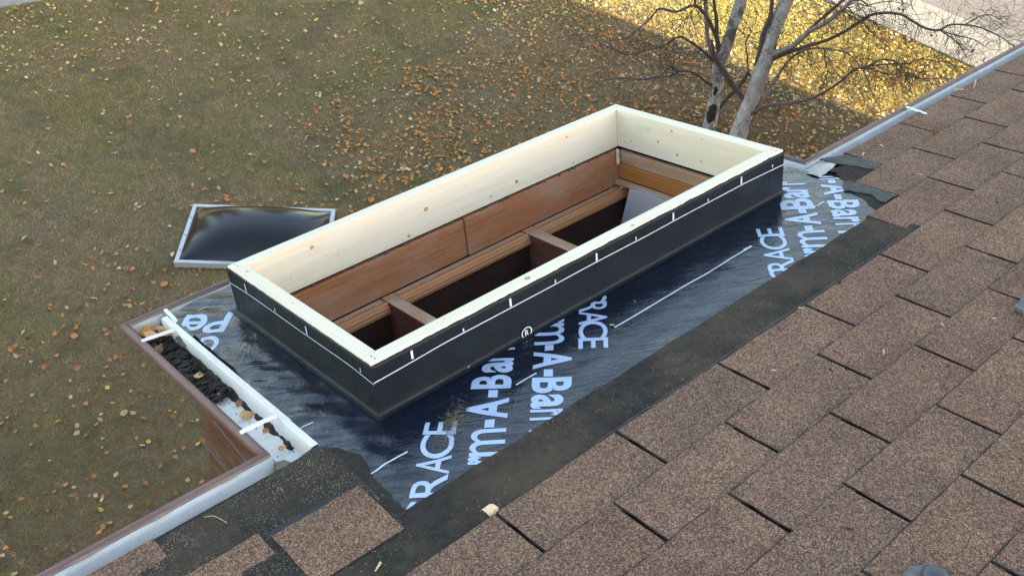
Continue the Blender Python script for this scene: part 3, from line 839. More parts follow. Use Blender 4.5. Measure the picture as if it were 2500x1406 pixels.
# back slope and gables
ry, rz_ = W(0, RV).y, W(0, RV).z
back = [(U0, ry, rz_), (U1, ry, rz_), (U1, ry - 5.0 * CP, rz_ - 5.0 * SP), (U0, ry - 5.0 * CP, rz_ - 5.0 * SP)]
vs = back + [(x, y, z - .03) for x, y, z in back]
mobj("back_slope", vs, [[0, 3, 2, 1], [4, 5, 6, 7], [0, 1, 5, 4], [1, 2, 6, 5], [2, 3, 7, 6], [3, 0, 4, 7]], M['shingle'], house)
WY0, WY1 = ry - 4.6 * CP, 1.15
for nm, x0 in (("left", U0 + .3), ("right", U1 - .25)):
    zt = W(0, 1.15 / CP).z - .05
    top = [(x0, WY1, zt), (x0, ry, rz_ - .05), (x0, WY0, rz_ - (ry - WY0) * SP / CP - .05)]
    pts = [(x0, WY1, GZ)] + top + [(x0, WY0, GZ)]
    o2 = [(x + .1, y, z) for x, y, z in pts]
    mobj("gable_wall", pts + o2, [[0, 1, 2, 3, 4], [9, 8, 7, 6, 5]] + [[i, (i + 1) % 5 + 0, (i + 1) % 5 + 5, i + 5] for i in range(5)], M['siding'], house,
         gc=[(p[1], p[2], p[0]) for p in pts + o2])
mobj("back_wall", *(lambda b: b)(([(U0 + .3, WY0, GZ), (U1 - .25, WY0, GZ), (U1 - .25, WY0, -.9), (U0 + .3, WY0, -.9)], [[0, 1, 2, 3]])), M['siding'], house)
box("fascia", U0, .69, 1.19, 1.21, -4.0, -.46, M['siding'], house, roof=False, bev=0)


def boards(axis, c0, a0, a1, zt, sign):
    """lapped siding, one board after another; axis 'x' wall lies in the plane x=c0"""
    z = zt
    i = 0
    while z > GZ + .02:
        zb = max(GZ, z - .198)
        V = []
        for a in (a0, a1):
            V += [(a, .012, zb), (a, .004, z - .003), (a, -.006, z - .003), (a, -.006, zb)]
        vv = []
        for a, d, zz in V:
            vv.append((c0 + sign * d, a, zz) if axis == 'x' else (a, c0 + sign * d, zz))
        mobj("siding_board", vv, [[0, 1, 5, 4], [1, 2, 6, 5], [2, 3, 7, 6], [3, 0, 4, 7], [0, 3, 2, 1], [4, 5, 6, 7]], M['siding'], house,
             gc=[(p[1] + i * 3.3, p[2], p[0]) if axis == 'x' else (p[0] + i * 3.3, p[2], p[1]) for p in vv])
        z = zb
        i += 1


BAYZ = -.70
boards('x', .71, 1.21, 2.27, BAYZ, -1)
boards('y', 2.27, .73, 2.40, BAYZ - .01, 1)
boards('x', 2.42, 1.21, 2.27, BAYZ, 1)
boards('y', 1.15, 2.45, U1 - .3, -.50, 1)
for z_ in (-1.003, -1.20, -1.398):
    pass
for (y_, z_, l_) in ((2.16, -1.096, .24), (2.05, -.898, .24), (2.22, -1.294, .10), (1.80, -1.096, .2), (1.75, -.898, .2)):
    vv = [(.6955, y_ - l_ / 2, z_ - .005), (.6955, y_ + l_ / 2, z_ - .005), (.6965, y_ + l_ / 2, z_ + .001), (.6965, y_ - l_ / 2, z_ + .004),
          (.705, y_ - l_ / 2, z_ - .005), (.705, y_ + l_ / 2, z_ - .005), (.705, y_ + l_ / 2, z_ + .001), (.705, y_ - l_ / 2, z_ + .004)]
    mobj("bare_joint", vv, [[0, 3, 2, 1], [4, 5, 6, 7], [0, 1, 5, 4], [3, 7, 6, 2], [0, 4, 7, 3], [1, 2, 6, 5]], M['joint'], house)

# ------------------------------------------------------------------ shingles, one object each
def tab_mesh(w_, seed, mat, curl=0.0, jag=.0012):
    """tab lying with its butt (lower) edge at v=0, running up the slope to v=-.168"""
    rnd = random.Random(seed)
    ln = .168
    g = .0029
    top = []
    nu, nv = 14, 6
    bot = [(g + (w_ - 2 * g) * i / nu, 0) for i in range(nu + 1)]
    rgt = [(w_ - g, -ln * i / nv) for i in range(1, nv + 1)]
    lft = [(g, -ln * i / nv) for i in range(nv, 0, -1)]
    out = bot + rgt + lft
    vs = []
    for i, (a, b) in enumerate(out):
        ja, jb = rnd.gauss(0, jag), rnd.gauss(0, jag)
        if b < -.15: ja = jb = 0
        e = abs(a - w_ / 2) / (w_ / 2)
        lift = .0065 + b * .0285 + rnd.uniform(-.0004, .0004) + curl * max(0, 1 + b / .08) * e ** 3
        vs.append((a + ja, b + jb, lift))
    m = len(vs)
    cx, cy = w_ / 2, -ln / 2
    ins = []
    for k, (a, b, w) in enumerate(vs):
        q = .0024 + abs(rnd.gauss(0, .0011))
        a2 = min(max(a, g + q * .45), w_ - g - q * .45) if abs(a - cx) > w_ / 2 - g - .004 else a
        b2 = min(b, -q)
        ins.append((a2, b2, w))
    outr = [(a, b, w - .0024) for a, b, w in vs]
    low = [(a, b, max(w - .0046, -.0068)) for a, b, w in vs]
    cen = [(w_ * .30, -.05, .0052 + rnd.uniform(-.0005, .0007)), (w_ * .70, -.05, .0052 + rnd.uniform(-.0005, .0007))]
    V = ins + outr + low
    c0 = len(V)
    V += cen
    F, MI = [], []
    for i in range(m):
        j = (i + 1) % m
        F.append([i, j, m + j, m + i][::-1]); MI.append(1)
        F.append([m + i, m + j, 2 * m + j, 2 * m + i][::-1]); MI.append(1)
        mid = (vs[i][0] + vs[j][0]) / 2
        F.append([i, j, c0 + (0 if mid < w_ / 2 else 1)]); MI.append(0)
    sw = []
    for i in range(m):
        j = (i + 1) % m; h = (j + 1) % m
        if ((vs[i][0] + vs[j][0]) / 2 < w_ / 2) != ((vs[j][0] + vs[h][0]) / 2 < w_ / 2): sw.append(j)
    for j in sw:
        F.append([j, c0 + 1, c0]); MI.append(0)
    me = bpy.data.meshes.new("shingle_tab")
    me.from_pydata(V, [], F)
    me.materials.append(mat)
    me.materials.append(M['cut_edge'])
    me.polygons.foreach_set("material_index", MI)
    bmq = bmesh.new(); bmq.from_mesh(me)
    bmesh.ops.recalc_face_normals(bmq, faces=bmq.faces)
    bmq.to_mesh(me); bmq.free()
    me.update()
    return me


ROT = Matrix(((1, 0, 0), (0, CP, SP), (0, -SP, CP)))


def put_tab(me, u, v, w=0.0, rot=0.0, name="shingle"):
    o = bpy.data.objects.new(name, me)
    COL.objects.link(o)
    o.parent = house
    m = Matrix.Translation(W(u, v, w) - base(house)) @ ROT.to_4x4() @ Matrix.Rotation(rot, 4, 'Z')
    o.matrix_local = m
    return o


TABS = [tab_mesh(.3333, 10 + i, M[('shingle', 'shingle_tan', 'shingle_red', 'shingle', 'shingle_tan', 'shingle', 'shingle_red', 'shingle')[i]], curl=(0, .001, 0, .002, .0005, 0, .0015, 0)[i]) for i in range(8)]
rows = [(1.592, 2.652), (1.450, 2.487), (1.299, 2.311), (1.1525, .8030)] + [(1.1525 - .1411 * j, .803 + (.1735 if j % 2 else .009)) for j in range(1, 12)]
rr = random.Random(21)
count = 0
far_tabs = []
for k, (v, u0) in enumerate(rows):
    i0 = -40
    for i in range(i0, 40):
        u = u0 + i * .3333
        if k == 0 and not (u >= 2.64): u -= .3333 * 0 + .017 * 0
        if k < 3:
            left_edge = (.303, .455, .44)[k]
            if u < 1.5:
                u = left_edge + (i + 5 + (0, 0, 0)[k]) * .3333 if k < 3 else u
                if u + .3333 > left_edge + .01: continue
            elif u < u0 - .01: continue
        if u + .3333 < U0 or u > U1 - .3: continue
        me = TABS[rr.randrange(8)]
        wv_, ro = rr.uniform(-.0003, .0006), rr.gauss(0, .0022)
        if -.9 < u < 4.6 and v > -.2:
            put_tab(me, u, v + rr.gauss(0, .0012), wv_, ro)
            count += 1
        else:
            far_tabs.append((me, u, v, wv_, ro))
v = rows[-1][0] - .1411
k = 0
while v > RV + .1:
    u0 = .803 + (.1735 if k % 2 == 0 else 0)
    for i in range(-24, 32):
        u = u0 + i * .3333
        if U0 < u < U1 - .33: far_tabs.append((TABS[rr.randrange(8)], u, v, 0, 0))
    v -= .1411; k += 1
# shingles far outside the picture: one joined cover
V, F = [], []
for me, u, v, wv_, ro in far_tabs:
    s0 = len(V)
    V += [W(u + .003, v, .0065), W(u + .330, v, .0065), W(u + .330, v - .165, .002), W(u + .003, v - .165, .002), W(u + .003, v, .002), W(u + .330, v, .002)]
    F += [[s0, s0 + 1, s0 + 2, s0 + 3], [s0 + 1, s0, s0 + 4, s0 + 5]]
o = mobj("shingle_cover", V, F, M['shingle'], house)
o['kind'] = 'stuff'
print("single shingles", count)
# short slipped shingle and torn flaps left at the edge of the stripped strip
short = tab_mesh(.205, 77, M['shingle_tan'])
o = put_tab(short, .461, 1.418, .0035, -.012); o['label'] = "short tan shingle slipped up the roof beside the membrane"
prism("starter_strip", [(.300, 1.574), (.45, 1.577), (.62, 1.586), (.663, 1.594), (.680, 1.566), (.686, 1.50), (.676, 1.41), (.667, 1.262), (-.9, 1.262), (-.9, 1.572)][::-1],
      -.001, .0046, M['starter'], house, jag=.0016, seed=3, step=.02)
M['navy'] = simple("navy_tape", (.006, .008, .020), .6, .3, 30)
prism("adhesive_tape", [(.462, 1.429), (.50, 1.433), (.56, 1.428), (.61, 1.431), (.63, 1.420), (.63, 1.412), (.55, 1.414), (.452, 1.414)][::-1], .0040, .0056, M['navy'], house, jag=.0016, seed=15, step=.012)
prism("felt_scrap", [(.650, 1.59), (.672, 1.585), (.705, 1.545), (.722, 1.50), (.700, 1.41), (.688, 1.28), (.650, 1.28)][::-1], -.0005, .0036, M['under'], house, jag=.003, seed=5, step=.015)
prism("torn_flap", [(2.577, 1.628), (2.64, 1.592), (2.66, 1.585), (2.66, 1.45), (2.608, 1.452), (2.585, 1.55)], .0005, .0045, M['flap'], house, jag=.003, seed=6, step=.02)
prism("torn_flap", [(2.425, 1.44), (2.47, 1.475), (2.492, 1.462), (2.484, 1.305), (2.425, 1.305), (2.418, 1.32), (2.445, 1.36)], .002, .0060, M['flap'], house, jag=.0035, seed=8, step=.015)
prism("torn_felt", [(2.515, 1.575), (2.58, 1.545), (2.70, 1.55), (2.70, 1.25), (2.40, 1.25), (2.37, 1.295), (2.40, 1.35), (2.418, 1.40), (2.45, 1.42), (2.475, 1.44), (2.49, 1.50), (2.53, 1.53)], -.001, .0012, M['under'], house, jag=.006, seed=9, step=.015)

# ------------------------------------------------------------------ dull asphalt strip at the foot of the shingles
def wob(a, b, n, f, amp, seed):
    out = []
    for i in range(n + 1):
        t = i / n
        out.append((a[0] + (b[0] - a[0]) * t, a[1] + (b[1] - a[1]) * t + amp * noise.noise(Vector((t * f, seed, 0)))))
    return out


low = wob((-.3, 1.285), (.70, 1.290), 8, 4, .004, 1) + wob((.72, 1.290), (2.33, 1.291), 60, 16, .0045, 2)
prism("asphalt_strip", (low + [(2.36, 1.12), (-.3, 1.12)])[::-1], -.001, .0028, M['felt'], house, step=.2, jag=0)
V = []
for i in range(60):
    u = 1.08 + i * .02
    vv = 1.157 + .003 * noise.noise(Vector((u * 4, 1, 1))) + .003
    V += [W(u, vv, .0031), W(u, vv + .0013, .0031)]
o = mobj("chalk_line", V, [[2 * i, 2 * i + 2, 2 * i + 3, 2 * i + 1] for i in range(59)], M['tar'], house)
# joints across the strip
for u in (.76, 1.148, 1.98):
    V = []
    for i in range(12):
        v = 1.12 + i * .0155
        uu = u + .006 * noise.noise(Vector((u, v * 8, 2))) + (.04 * (v - 1.12) if u < 1 else -.02 * (v - 1.12))
        V += [W(uu, v, .0031), W(uu + .0014, v, .0031)]
    mobj("strip_joint", V, [[2 * i, 2 * i + 1, 2 * i + 3, 2 * i + 2] for i in range(11)], M['muck'], house)

# ------------------------------------------------------------------ membrane sheet
def hm(u, v):
    """height of the membrane's folds"""
    q = noise.noise(Vector((u * 3.1, v * 3.1, 4.0)))
    left = max(0.0, min(1.0, (.92 - u) / .14))
    near = max(0.0, min(1.0, (1.60 - v) / .1))
    # long shallow folds running across the slope
    a = math.sin((v * 1.0 - u * .35) * 46 + q * 5.0) * .0007
    b = noise.noise(Vector((u * 9, v * 16, 1.3))) * .0014
    d = (u + v) * .7071
    e = (u - v) * .7071
    c = abs(noise.noise(Vector((d * 26, e * 6, 7.7)))) * -.0022
    h = a + b + c * (.5 + .9 * left)
    if left > 0:
        h += left * (.0030 * noise.noise(Vector((u * 26, v * 9, 3.1))) + .0025 * math.sin(d * 70 + 3 * q) * (.3 + noise.noise(Vector((e * 5, d * 5, 0)))))
    # slope up to the curb base
    du = max(.83 - u, u - 2.305, 0); dv = max(1.58 - v, v - 2.262, 0)
    ds = math.hypot(du, dv)
    fl = min(1, ds / .03)
    h = h * fl
    # hangs over the left edge
    if u < .70 and v > 1.62:
        h -= ((.70 - u) / .04) ** 2 * .004
    k = max(0.0, min(1.0, (v - 1.285) / .05))
    if u > 2.28: k = min(k, max(0.15, min(1.0, (v - (1.30 + (u - 2.28) * 1.0)) / .05)))
    return h * k * k * (3 - 2 * k) + .0005


mem = thing("roofing_membrane", W(1.5, 1.45), "glossy black self-adhesive roofing membrane with pale blue lettering around the skylight curb", "membrane")
du_ = .0055
nu = int((2.51 - .655) / du_); nv = int((2.425 - 1.17) / du_)


def left_edge(v):
    e = .664 if v < 1.72 else .664 + min(1, (v - 1.72) / .3) * .026
    if v < 1.60: e = .655
    return e + .004 * noise.noise(Vector((v * 14, 0, 5)))


def right_edge(v):
    e = 2.463 if v > 1.68 else 2.463 + (1.68 - v) / .18 * .035
    return min(e, 2.50) + .003 * noise.noise(Vector((v * 16, 9, 5)))


V, G = [], []
for j in range(nv + 1):
    v = 1.17 + j * du_
    for i in range(nu + 1):
        u = .655 + i * du_
        ue = min(max(u, left_edge(v)), right_edge(v))
        ve = min(v, 2.412 + .006 * noise.noise(Vector((u * 12, 3, 3))) - max(0, (.73 - u)) * .55)
        V.append(W(ue, ve, hm(ue, ve)))
F = []
for j in range(nv):
    v = 1.17 + (j + .5) * du_
    for i in range(nu):
        u = .655 + (i + .5) * du_
        if .86 < u < 2.275 and 1.61 < v < 2.23: continue
        if u < left_edge(v) - du_ or u > right_edge(v) + du_: continue
        p = j * (nu + 1) + i
        F.append([p, p + 1, p + nu + 2, p + nu + 1])
mobj("membrane_sheet", V, F, M['membrane'], mem, True)
# slack flap hanging into the gutter corner
V, F = [], []
for i in range(13):
    for j in range(7):
        t, s = i / 12, j / 6
        v = 2.24 + .16 * t
        u = .690 - .030 * s - .01 * math.sin(t * 7) * s
        V.append(W(u, v + .01 * s * math.sin(t * 9), .001 - .022 * s * s - .004 * math.sin(t * 20) * s))
for i in range(12):
    for j in range(6):
        p = i * 7 + j
        F.append([p, p + 1, p + 8, p + 7])
mobj("membrane_flap", V, F, M['membrane'], mem, True)

# printed letters: outlines laid on the folds of the sheet
FONT_CACHE = {}


def glyph(ch, bold):
    key = (ch, bold)
    if key not in FONT_CACHE:
        c = bpy.data.curves.new("glyph", 'FONT')
        c.body = ch
        c.size = 1.0
        c.offset = bold
        c.resolution_u = 6
        o = bpy.data.objects.new("glyph_tmp", c)
        COL.objects.link(o)
        dg = bpy.context.evaluated_depsgraph_get()
        me = bpy.data.meshes.new_from_object(o.evaluated_get(dg))
        vs = [(p.co.x, p.co.y) for p in me.vertices]
        fs = [list(p.vertices) for p in me.polygons]
        bpy.data.objects.remove(o); bpy.data.meshes.remove(me); bpy.data.curves.remove(c)
        x0, x1 = min(p[0] for p in vs), max(p[0] for p in vs)
        y0, y1 = min(p[1] for p in vs), max(p[1] for p in vs)
        FONT_CACHE[key] = ([((x - x0) / (x1 - x0), (y - y0) / (y1 - y0)) for x, y in vs], fs)
    return FONT_CACHE[key]


LIFT = .0009


def lay(name, polys, parent, mat=None, clip=True):
    """polys: list of (verts2d, faces) in roof (u,v); cut fine, trim, drape on the sheet"""
    bmq = bmesh.new()
    for vs, fs in polys:
        bv = [bmq.verts.new((x, y, 0)) for x, y in vs]
        for f_ in fs:
            try: bmq.faces.new([bv[i] for i in f_])
            except ValueError: pass
    us = [v.co.x for v in bmq.verts]; vv = [v.co.y for v in bmq.verts]
    st = .009

    def cut(co, no, clear=False):
        bmesh.ops.bisect_plane(bmq, geom=bmq.verts[:] + bmq.edges[:] + bmq.faces[:], plane_co=co, plane_no=no, clear_outer=clear)
    x = min(us) + st
    while x < max(us): cut((x, 0, 0), (1, 0, 0)); x += st
    y = min(vv) + st
    while y < max(vv): cut((0, y, 0), (0, 1, 0)); y += st
    if clip:
        cut((0, 1.2885, 0), (0, -1, 0), True)
        if max(vv) < 1.9 and max(us) > .83 and min(us) < 2.31:
            kill = [f_ for f_ in bmq.faces if f_.calc_center_median().y > 1.566 and .82 < f_.calc_center_median().x < 2.315]
            bmesh.ops.delete(bmq, geom=kill, context='FACES')
        kill = [f_ for f_ in bmq.faces if f_.calc_center_median().x < left_edge(f_.calc_center_median().y) + .002 or f_.calc_center_median().x > right_edge(f_.calc_center_median().y) - .003]
        bmesh.ops.delete(bmq, geom=kill, context='FACES')
    bmesh.ops.triangulate(bmq, faces=bmq.faces)
    if not bmq.faces:
        bmq.free(); return None
    bmq.verts.index_update()
    V = [W(v.co.x, v.co.y, hm(v.co.x, v.co.y) + LIFT) for v in bmq.verts]
    F = []
    for f_ in bmq.faces:
        ids = [v.index for v in f_.verts]
        if f_.normal.z < 0: ids = ids[::-1]
        F.append(ids)
    bmq.free()
    return mobj(name, V, F, mat or M['print'], parent)


def v_left(u): return u < .86


for ch, bu, bv, wd_, ang, H in LETTERS:
    caps = ch in 'ABCEGRPi'
    thin = ch in 'CEG' or (ch in 'AR' and H < .075)
    a = math.radians(ang)
    rx, ry_ = math.cos(a), math.sin(a)
    ux, uy = -ry_, rx
    if ch == '-':
        vs, fs = [(0, 0), (1, 0), (1, 1), (0, 1)], [[0, 1, 2, 3]]
        y0, y1 = .29 * H, .52 * H
    else:
        vs, fs = glyph(ch, .008 if (H < .08) else .018 if v_left(bu) else (.030 if ch != 'm' else .004))
        y0, y1 = 0, H * (1.0 if caps else .80)
    P2 = [(bu + rx * x * wd_ + ux * (y0 + (y1 - y0) * y), bv + ry_ * x * wd_ + uy * (y0 + (y1 - y0) * y)) for x, y in vs]
    lay("printed_letter", [(P2, fs)], mem)


def dash(p, q, w_=.0042, mat=None):
    p, q = Vector(p), Vector(q)
    d = (q - p).normalized(); nrm = Vector((-d.y, d.x)) * w_ / 2
    lay("printed_dash", [([tuple(p - nrm), tuple(q - nrm), tuple(q + nrm), tuple(p + nrm)], [[0, 1, 2, 3]])], mem, M['print_w'])


for p, q in LINE: dash(p, q)
for p, q in zip(HOOK[:-1], HOOK[1:]): dash(p, q, .003)

# ------------------------------------------------------------------ skylight curb
CU0, CU1, CV0, CV1 = .83, 2.305, 1.580, 2.262
TH, HB, HT = .038, .006, .140
curb = thing("skylight_curb", W(1.57, 1.92), "new rectangular pine skylight curb wrapped outside in black vinyl", "skylight curb")
near = box("curb_board", CU0, CU1, CV0, CV0 + TH, HB, HT, M['pine'], curb, 0, .002)
far = box("curb_board", CU0, CU1, CV1 - TH, CV1, HB, HT, M['pine'], curb, 0, .002, off=5.1)
lef = box("curb_board", CU0, CU0 + TH, CV0 + TH + .0006, CV1 - TH - .0006, HB, HT - .0006, M['pine'], curb, 1, .002, off=9.7)
rig = box("curb_board", CU1 - TH, CU1, CV0 + TH + .0006, CV1 - TH - .0006, HB + .002, HT - .0006, M['pine'], curb, 1, .002, off=14.2)
for o in (near, far, lef, rig): o['category'] = None; del o['category']


def knot(parent, c, ax, r, seed):
    """elliptical knot, a thin plug a hair proud of the board; ax = axis of the face's normal, signed"""
    rnd = random.Random(seed)
    n = 12
    k, s = ax
    others = [i for i in range(3) if i != k]
    V = []
    for lvl, rad, h in ((0, 1.0, .0003), (1, .55, .0006), (2, .18, .0005)):
        for i in range(n):
            a = 2 * math.pi * i / n
            p = list(c)
            rr_ = r * rad * (1 + rnd.uniform(-.12, .12))
            p[others[0]] += math.cos(a) * rr_ * 1.15
            p[others[1]] += math.sin(a) * rr_
            p[k] += s * h
            V.append(W(*p))
    F = []
    for l in range(2):
        for i in range(n):
            j = (i + 1) % n
            F.append([l * n + i, l * n + j, (l + 1) * n + j, (l + 1) * n + i])
    F.append([2 * n + i for i in range(n)])
    o = mobj("knot", V, F, M['knot_dark'], parent)
    o.data.materials.append(M['knot_mid'])
    for i, p in enumerate(o.data.polygons): p.material_index = 1 if n <= i < 2 * n else 0
    return o


M['knot_dark'] = simple("knot_dark", (.36, .20, .09), .6, .3, 60)
M['knot_mid'] = simple("knot_mid", (.60, .42, .22), .6, .2, 60)
fi = CV1 - TH
for i, (u, w, r) in enumerate([(1.061, .112, .0055), (1.448, .079, .0065), (1.374, .020, .0045), (1.804, .041, .006), (2.032, .118, .0035), (1.695, .029, .003), (2.055, .018, .003),
                               (1.10, .07, .0016), (1.135, .058, .0018), (1.24, .10, .0014), (1.35, .118, .0014), (1.60, .10, .0012), (.98, .05, .0016), (1.52, .045, .0015)]):
    knot(far, (u, fi, w), (1, -1), r, i)
ri_ = CU1 - TH
for i, (v, w, r) in enumerate([(1.979, .118, .004), (2.038, .068, .0045), (1.957, .041, .005), (2.16, .041, .0028), (1.853, .121, .0025), (1.856, .044, .0035), (2.19, .03, .002)]):
    knot(rig, (ri_, v, w), (0, -1), r, 40 + i)
for i, (u, v, r) in enumerate([(1.30, 1.597, .007), (1.665, 1.590, .005), (1.05, 1.606, .002)]):
    knot(near, (u, v, HT), (2, 1), r, 60 + i)
for i, (u, v, r) in enumerate([(.852, 2.19, .0035), (.85, 1.95, .002)]):
    knot(lef, (u, v, HT - .0006), (2, 1), r, 80 + i)
M['steel'] = simple("screw_steel", (.10, .09, .08), .45, .2, 30, 0, .5, .5)
for (u, v) in ((.849, 1.592), (.849, 1.606), (2.286, 1.592), (2.286, 1.606), (.849, 2.236), (.849, 2.252), (2.286, 2.238), (2.286, 2.252)):
    ring = [W(u + .0022 * math.cos(a), v + .0022 * math.sin(a), h) for h in (HT - .0003, HT + .0004) for a in [i * math.pi / 4 for i in range(8)]]
    mobj("nail_head", ring, [list(range(8, 16))] + [[i, (i + 1) % 8, 8 + (i + 1) % 8, 8 + i] for i in range(8)], M['steel'], near if v < 1.7 else far)
# green lumber stamp, faint
V = [W(ri_ - .0006, 2.10 + .034 * math.cos(a) * (1 + .2 * math.sin(3 * a)), .100 + .011 * math.sin(a)) for a in [i * math.pi / 9 for i in range(18)]]
M['stamp'] = simple("green_stain", (.60, .66, .44), .7, .08, 40)
mobj("green_stain", V, [list(range(18))], M['stamp'], rig)

# vinyl wrap with a coved foot
NP = 150


def ring_pt(side, t, d, w):
    a0, a1, b0, b1 = CU0 - d, CU1 + d, CV0 - d, CV1 + d
    if side == 0: return (a0 + (a1 - a0) * t, b0, w)
    if side == 1: return (a1, b0 + (b1 - b0) * t, w)
    if side == 2: return (a1 - (a1 - a0) * t, b1, w)
    return (a0, b1 - (b1 - b0) * t, w)


PROF = [(.0022, None), (.0024, .124), (.0022, .10), (.0024, .075), (.0022, .05), (.0024, .028), (.0026, .012), (.0036, .006), (.0062, .0032), (.0100, .0022), (.018, .0017)]
wrap_objs = []
for side in range(4):
    V, F = [], []
    ns = NP if side in (0, 2) else NP // 2
    for i in range(ns + 1):
        t = i / ns
        p0 = ring_pt(side, t, 0, 0)
        s_ = p0[0] + p0[1] * 3
        top = .1355 + .0022 * noise.noise(Vector((s_ * 17, side, 0))) + .0018 * noise.noise(Vector((s_ * 70, side, 3)))
        for d, w in PROF:
            dd = d + (.0009 * noise.noise(Vector((s_ * 11, (w or .13) * 25, side))) if w is None or w > .03 else .0009 * noise.noise(Vector((s_ * 14, 1, side))))
            end = min(t, 1 - t) * (1.475 if side in (0, 2) else .68)
            if end < .02: dd = d
            V.append(W(*ring_pt(side, t, dd, top if w is None else w)))
    m = len(PROF)
    for i in range(ns):
        for j in range(m - 1):
            p = i * m + j
            F.append([p, p + 1, p + m + 1, p + m])
    # thickness at the torn top edge
    s0 = len(V)
    for i in range(ns + 1):
        q = Vector(V[i * m])
        t = i / ns
        s_ = ring_pt(side, t, 0, 0)
        V.append(W(*ring_pt(side, t, .0002, .1355 + .0022 * noise.noise(Vector(((s_[0] + s_[1] * 3) * 17, side, 0))) + .0018 * noise.noise(Vector(((s_[0] + s_[1] * 3) * 70, side, 3))))))
    for i in range(ns):
        F.append([s0 + i, i * m, (i + 1) * m, s0 + i + 1])
    o = mobj("vinyl_wrap", V, F, M['vinyl'], curb, True)
    wrap_objs.append(o)


def strip_on(side, s0, s1, w0, w1, name="printed_tick", n=1):
    """white print on the wrap: s along the side in roof u (sides 0,2) or v (1,3)"""
    V = []
    for i in range(n + 1):
        s = s0 + (s1 - s0) * i / n
        dw = .0022 * noise.noise(Vector((s * 5, side, 9))) if n > 1 else 0
        if n > 1: dw += -.006 * max(0, abs((s - (CU0 + CU1) / 2 if side in (0, 2) else s - (CV0 + CV1) / 2)) / (.74 if side in (0, 2) else .34) - .75) / .25
        for w in (w0 + dw, w1 + dw):
            d = .0042
            V.append(W(*({0: (s, CV0 - d, w), 2: (s, CV1 + d, w), 1: (CU1 + d, s, w), 3: (CU0 - d, s, w)}[side])))
    F = [[2 * i, 2 * i + 2, 2 * i + 3, 2 * i + 1] for i in range(n)]
    if side in (2, 3): F = [f_[::-1] for f_ in F]
    if side == 3: F = [f_ for f_ in F]
    return mobj(name, V, F, M['print_w'], wrap_objs[side])


strip_on(0, CU0 - .004, CU1 + .004, .0985, .1012, "printed_line", 60)
strip_on(1, CV0, CV1, .0985, .1012, "printed_line", 30)
strip_on(2, CU0, CU1, .0985, .1012, "printed_line", 60)
strip_on(3, CV0 - .004, CV1 + .004, .0955, .0980, "printed_line", 30)
for i, u in enumerate([.933, 1.079, 1.224, 1.370, 1.515, 1.661, 1.809, 1.955, 2.103, 2.25]):
    big = i % 2 == 0
    strip_on(0, u - (.0032 if big else .002), u + (.0032 if big else .002), .103, .125 if big else .112)
    strip_on(2, u - (.0032 if big else .002), u + (.0032 if big else .002), .103, .125 if big else .112)
for i, v in enumerate([2.162, 2.010, 1.856, 1.712 - .087]):
    big = i % 2 == 0
    strip_on(3, v - (.0026 if big else .0015), v + (.0026 if big else .0015), .100, .124 if big else .112)
# the ringed R printed just above the foot of the near side
ru, rw = 1.262, .012
ringv = []
for i in range(24):
    a = 2 * math.pi * i / 24
    for rr_ in (.0125, .0155): ringv.append((ru + rr_ * math.cos(a) * 1.1, rw + rr_ * math.sin(a)))
V = [W(x, CV0 - .0075, max(y, .004)) for x, y in ringv]
mobj("registered_mark", V, [[2 * i, 2 * ((i + 1) % 24), 2 * ((i + 1) % 24) + 1, 2 * i + 1] for i in range(24)], M['print_w'], wrap_objs[0])
gv, gf = glyph('R', .02)
V = [W(ru - .006 + x * .012, CV0 - .0078, rw - .008 + y * .016) for x, y in gv]
mobj("registered_mark", V, gf, M['print_w'], wrap_objs[0])

# ------------------------------------------------------------------ old cedar lining and rafters seen through the curb
well = thing("light_well", W(1.57, 1.92, -.3), "old cedar lined light well with two rafters below the new curb", "light well")
box("lining_board", .868, 1.5775, 2.224, 2.243, -.133, -.006, M['cedar'], well, 0, .002)
box("lining_board", 1.580, 2.262, 2.219, 2.243, -.131, -.003, M['cedar'], well, 0, .002, off=4.0)
box("lining_board", .868, 2.262, 1.597, 1.616, -.133, -.006, M['cedar'], well, 0, .002, off=8)
box("lining_board", .847, .866, 1.617, 2.223, -.133, -.006, M['cedar'], well, 1, .002, off=2)
box("lining_board", 2.2635, 2.283, 1.617, 2.218, -.050, -.006, M['cedar_dusty'], well, 1, .002, off=3)
box("lining_board", 2.2600, 2.282, 1.617, 2.218, -.106, -.052, M['cedar_orange'], well, 1, .002, off=6)
box("ledge_strip", 2.236, 2.262, 1.617, 2.216, -.123, -.109, M['cedar_dusty'], well, 1, .003)
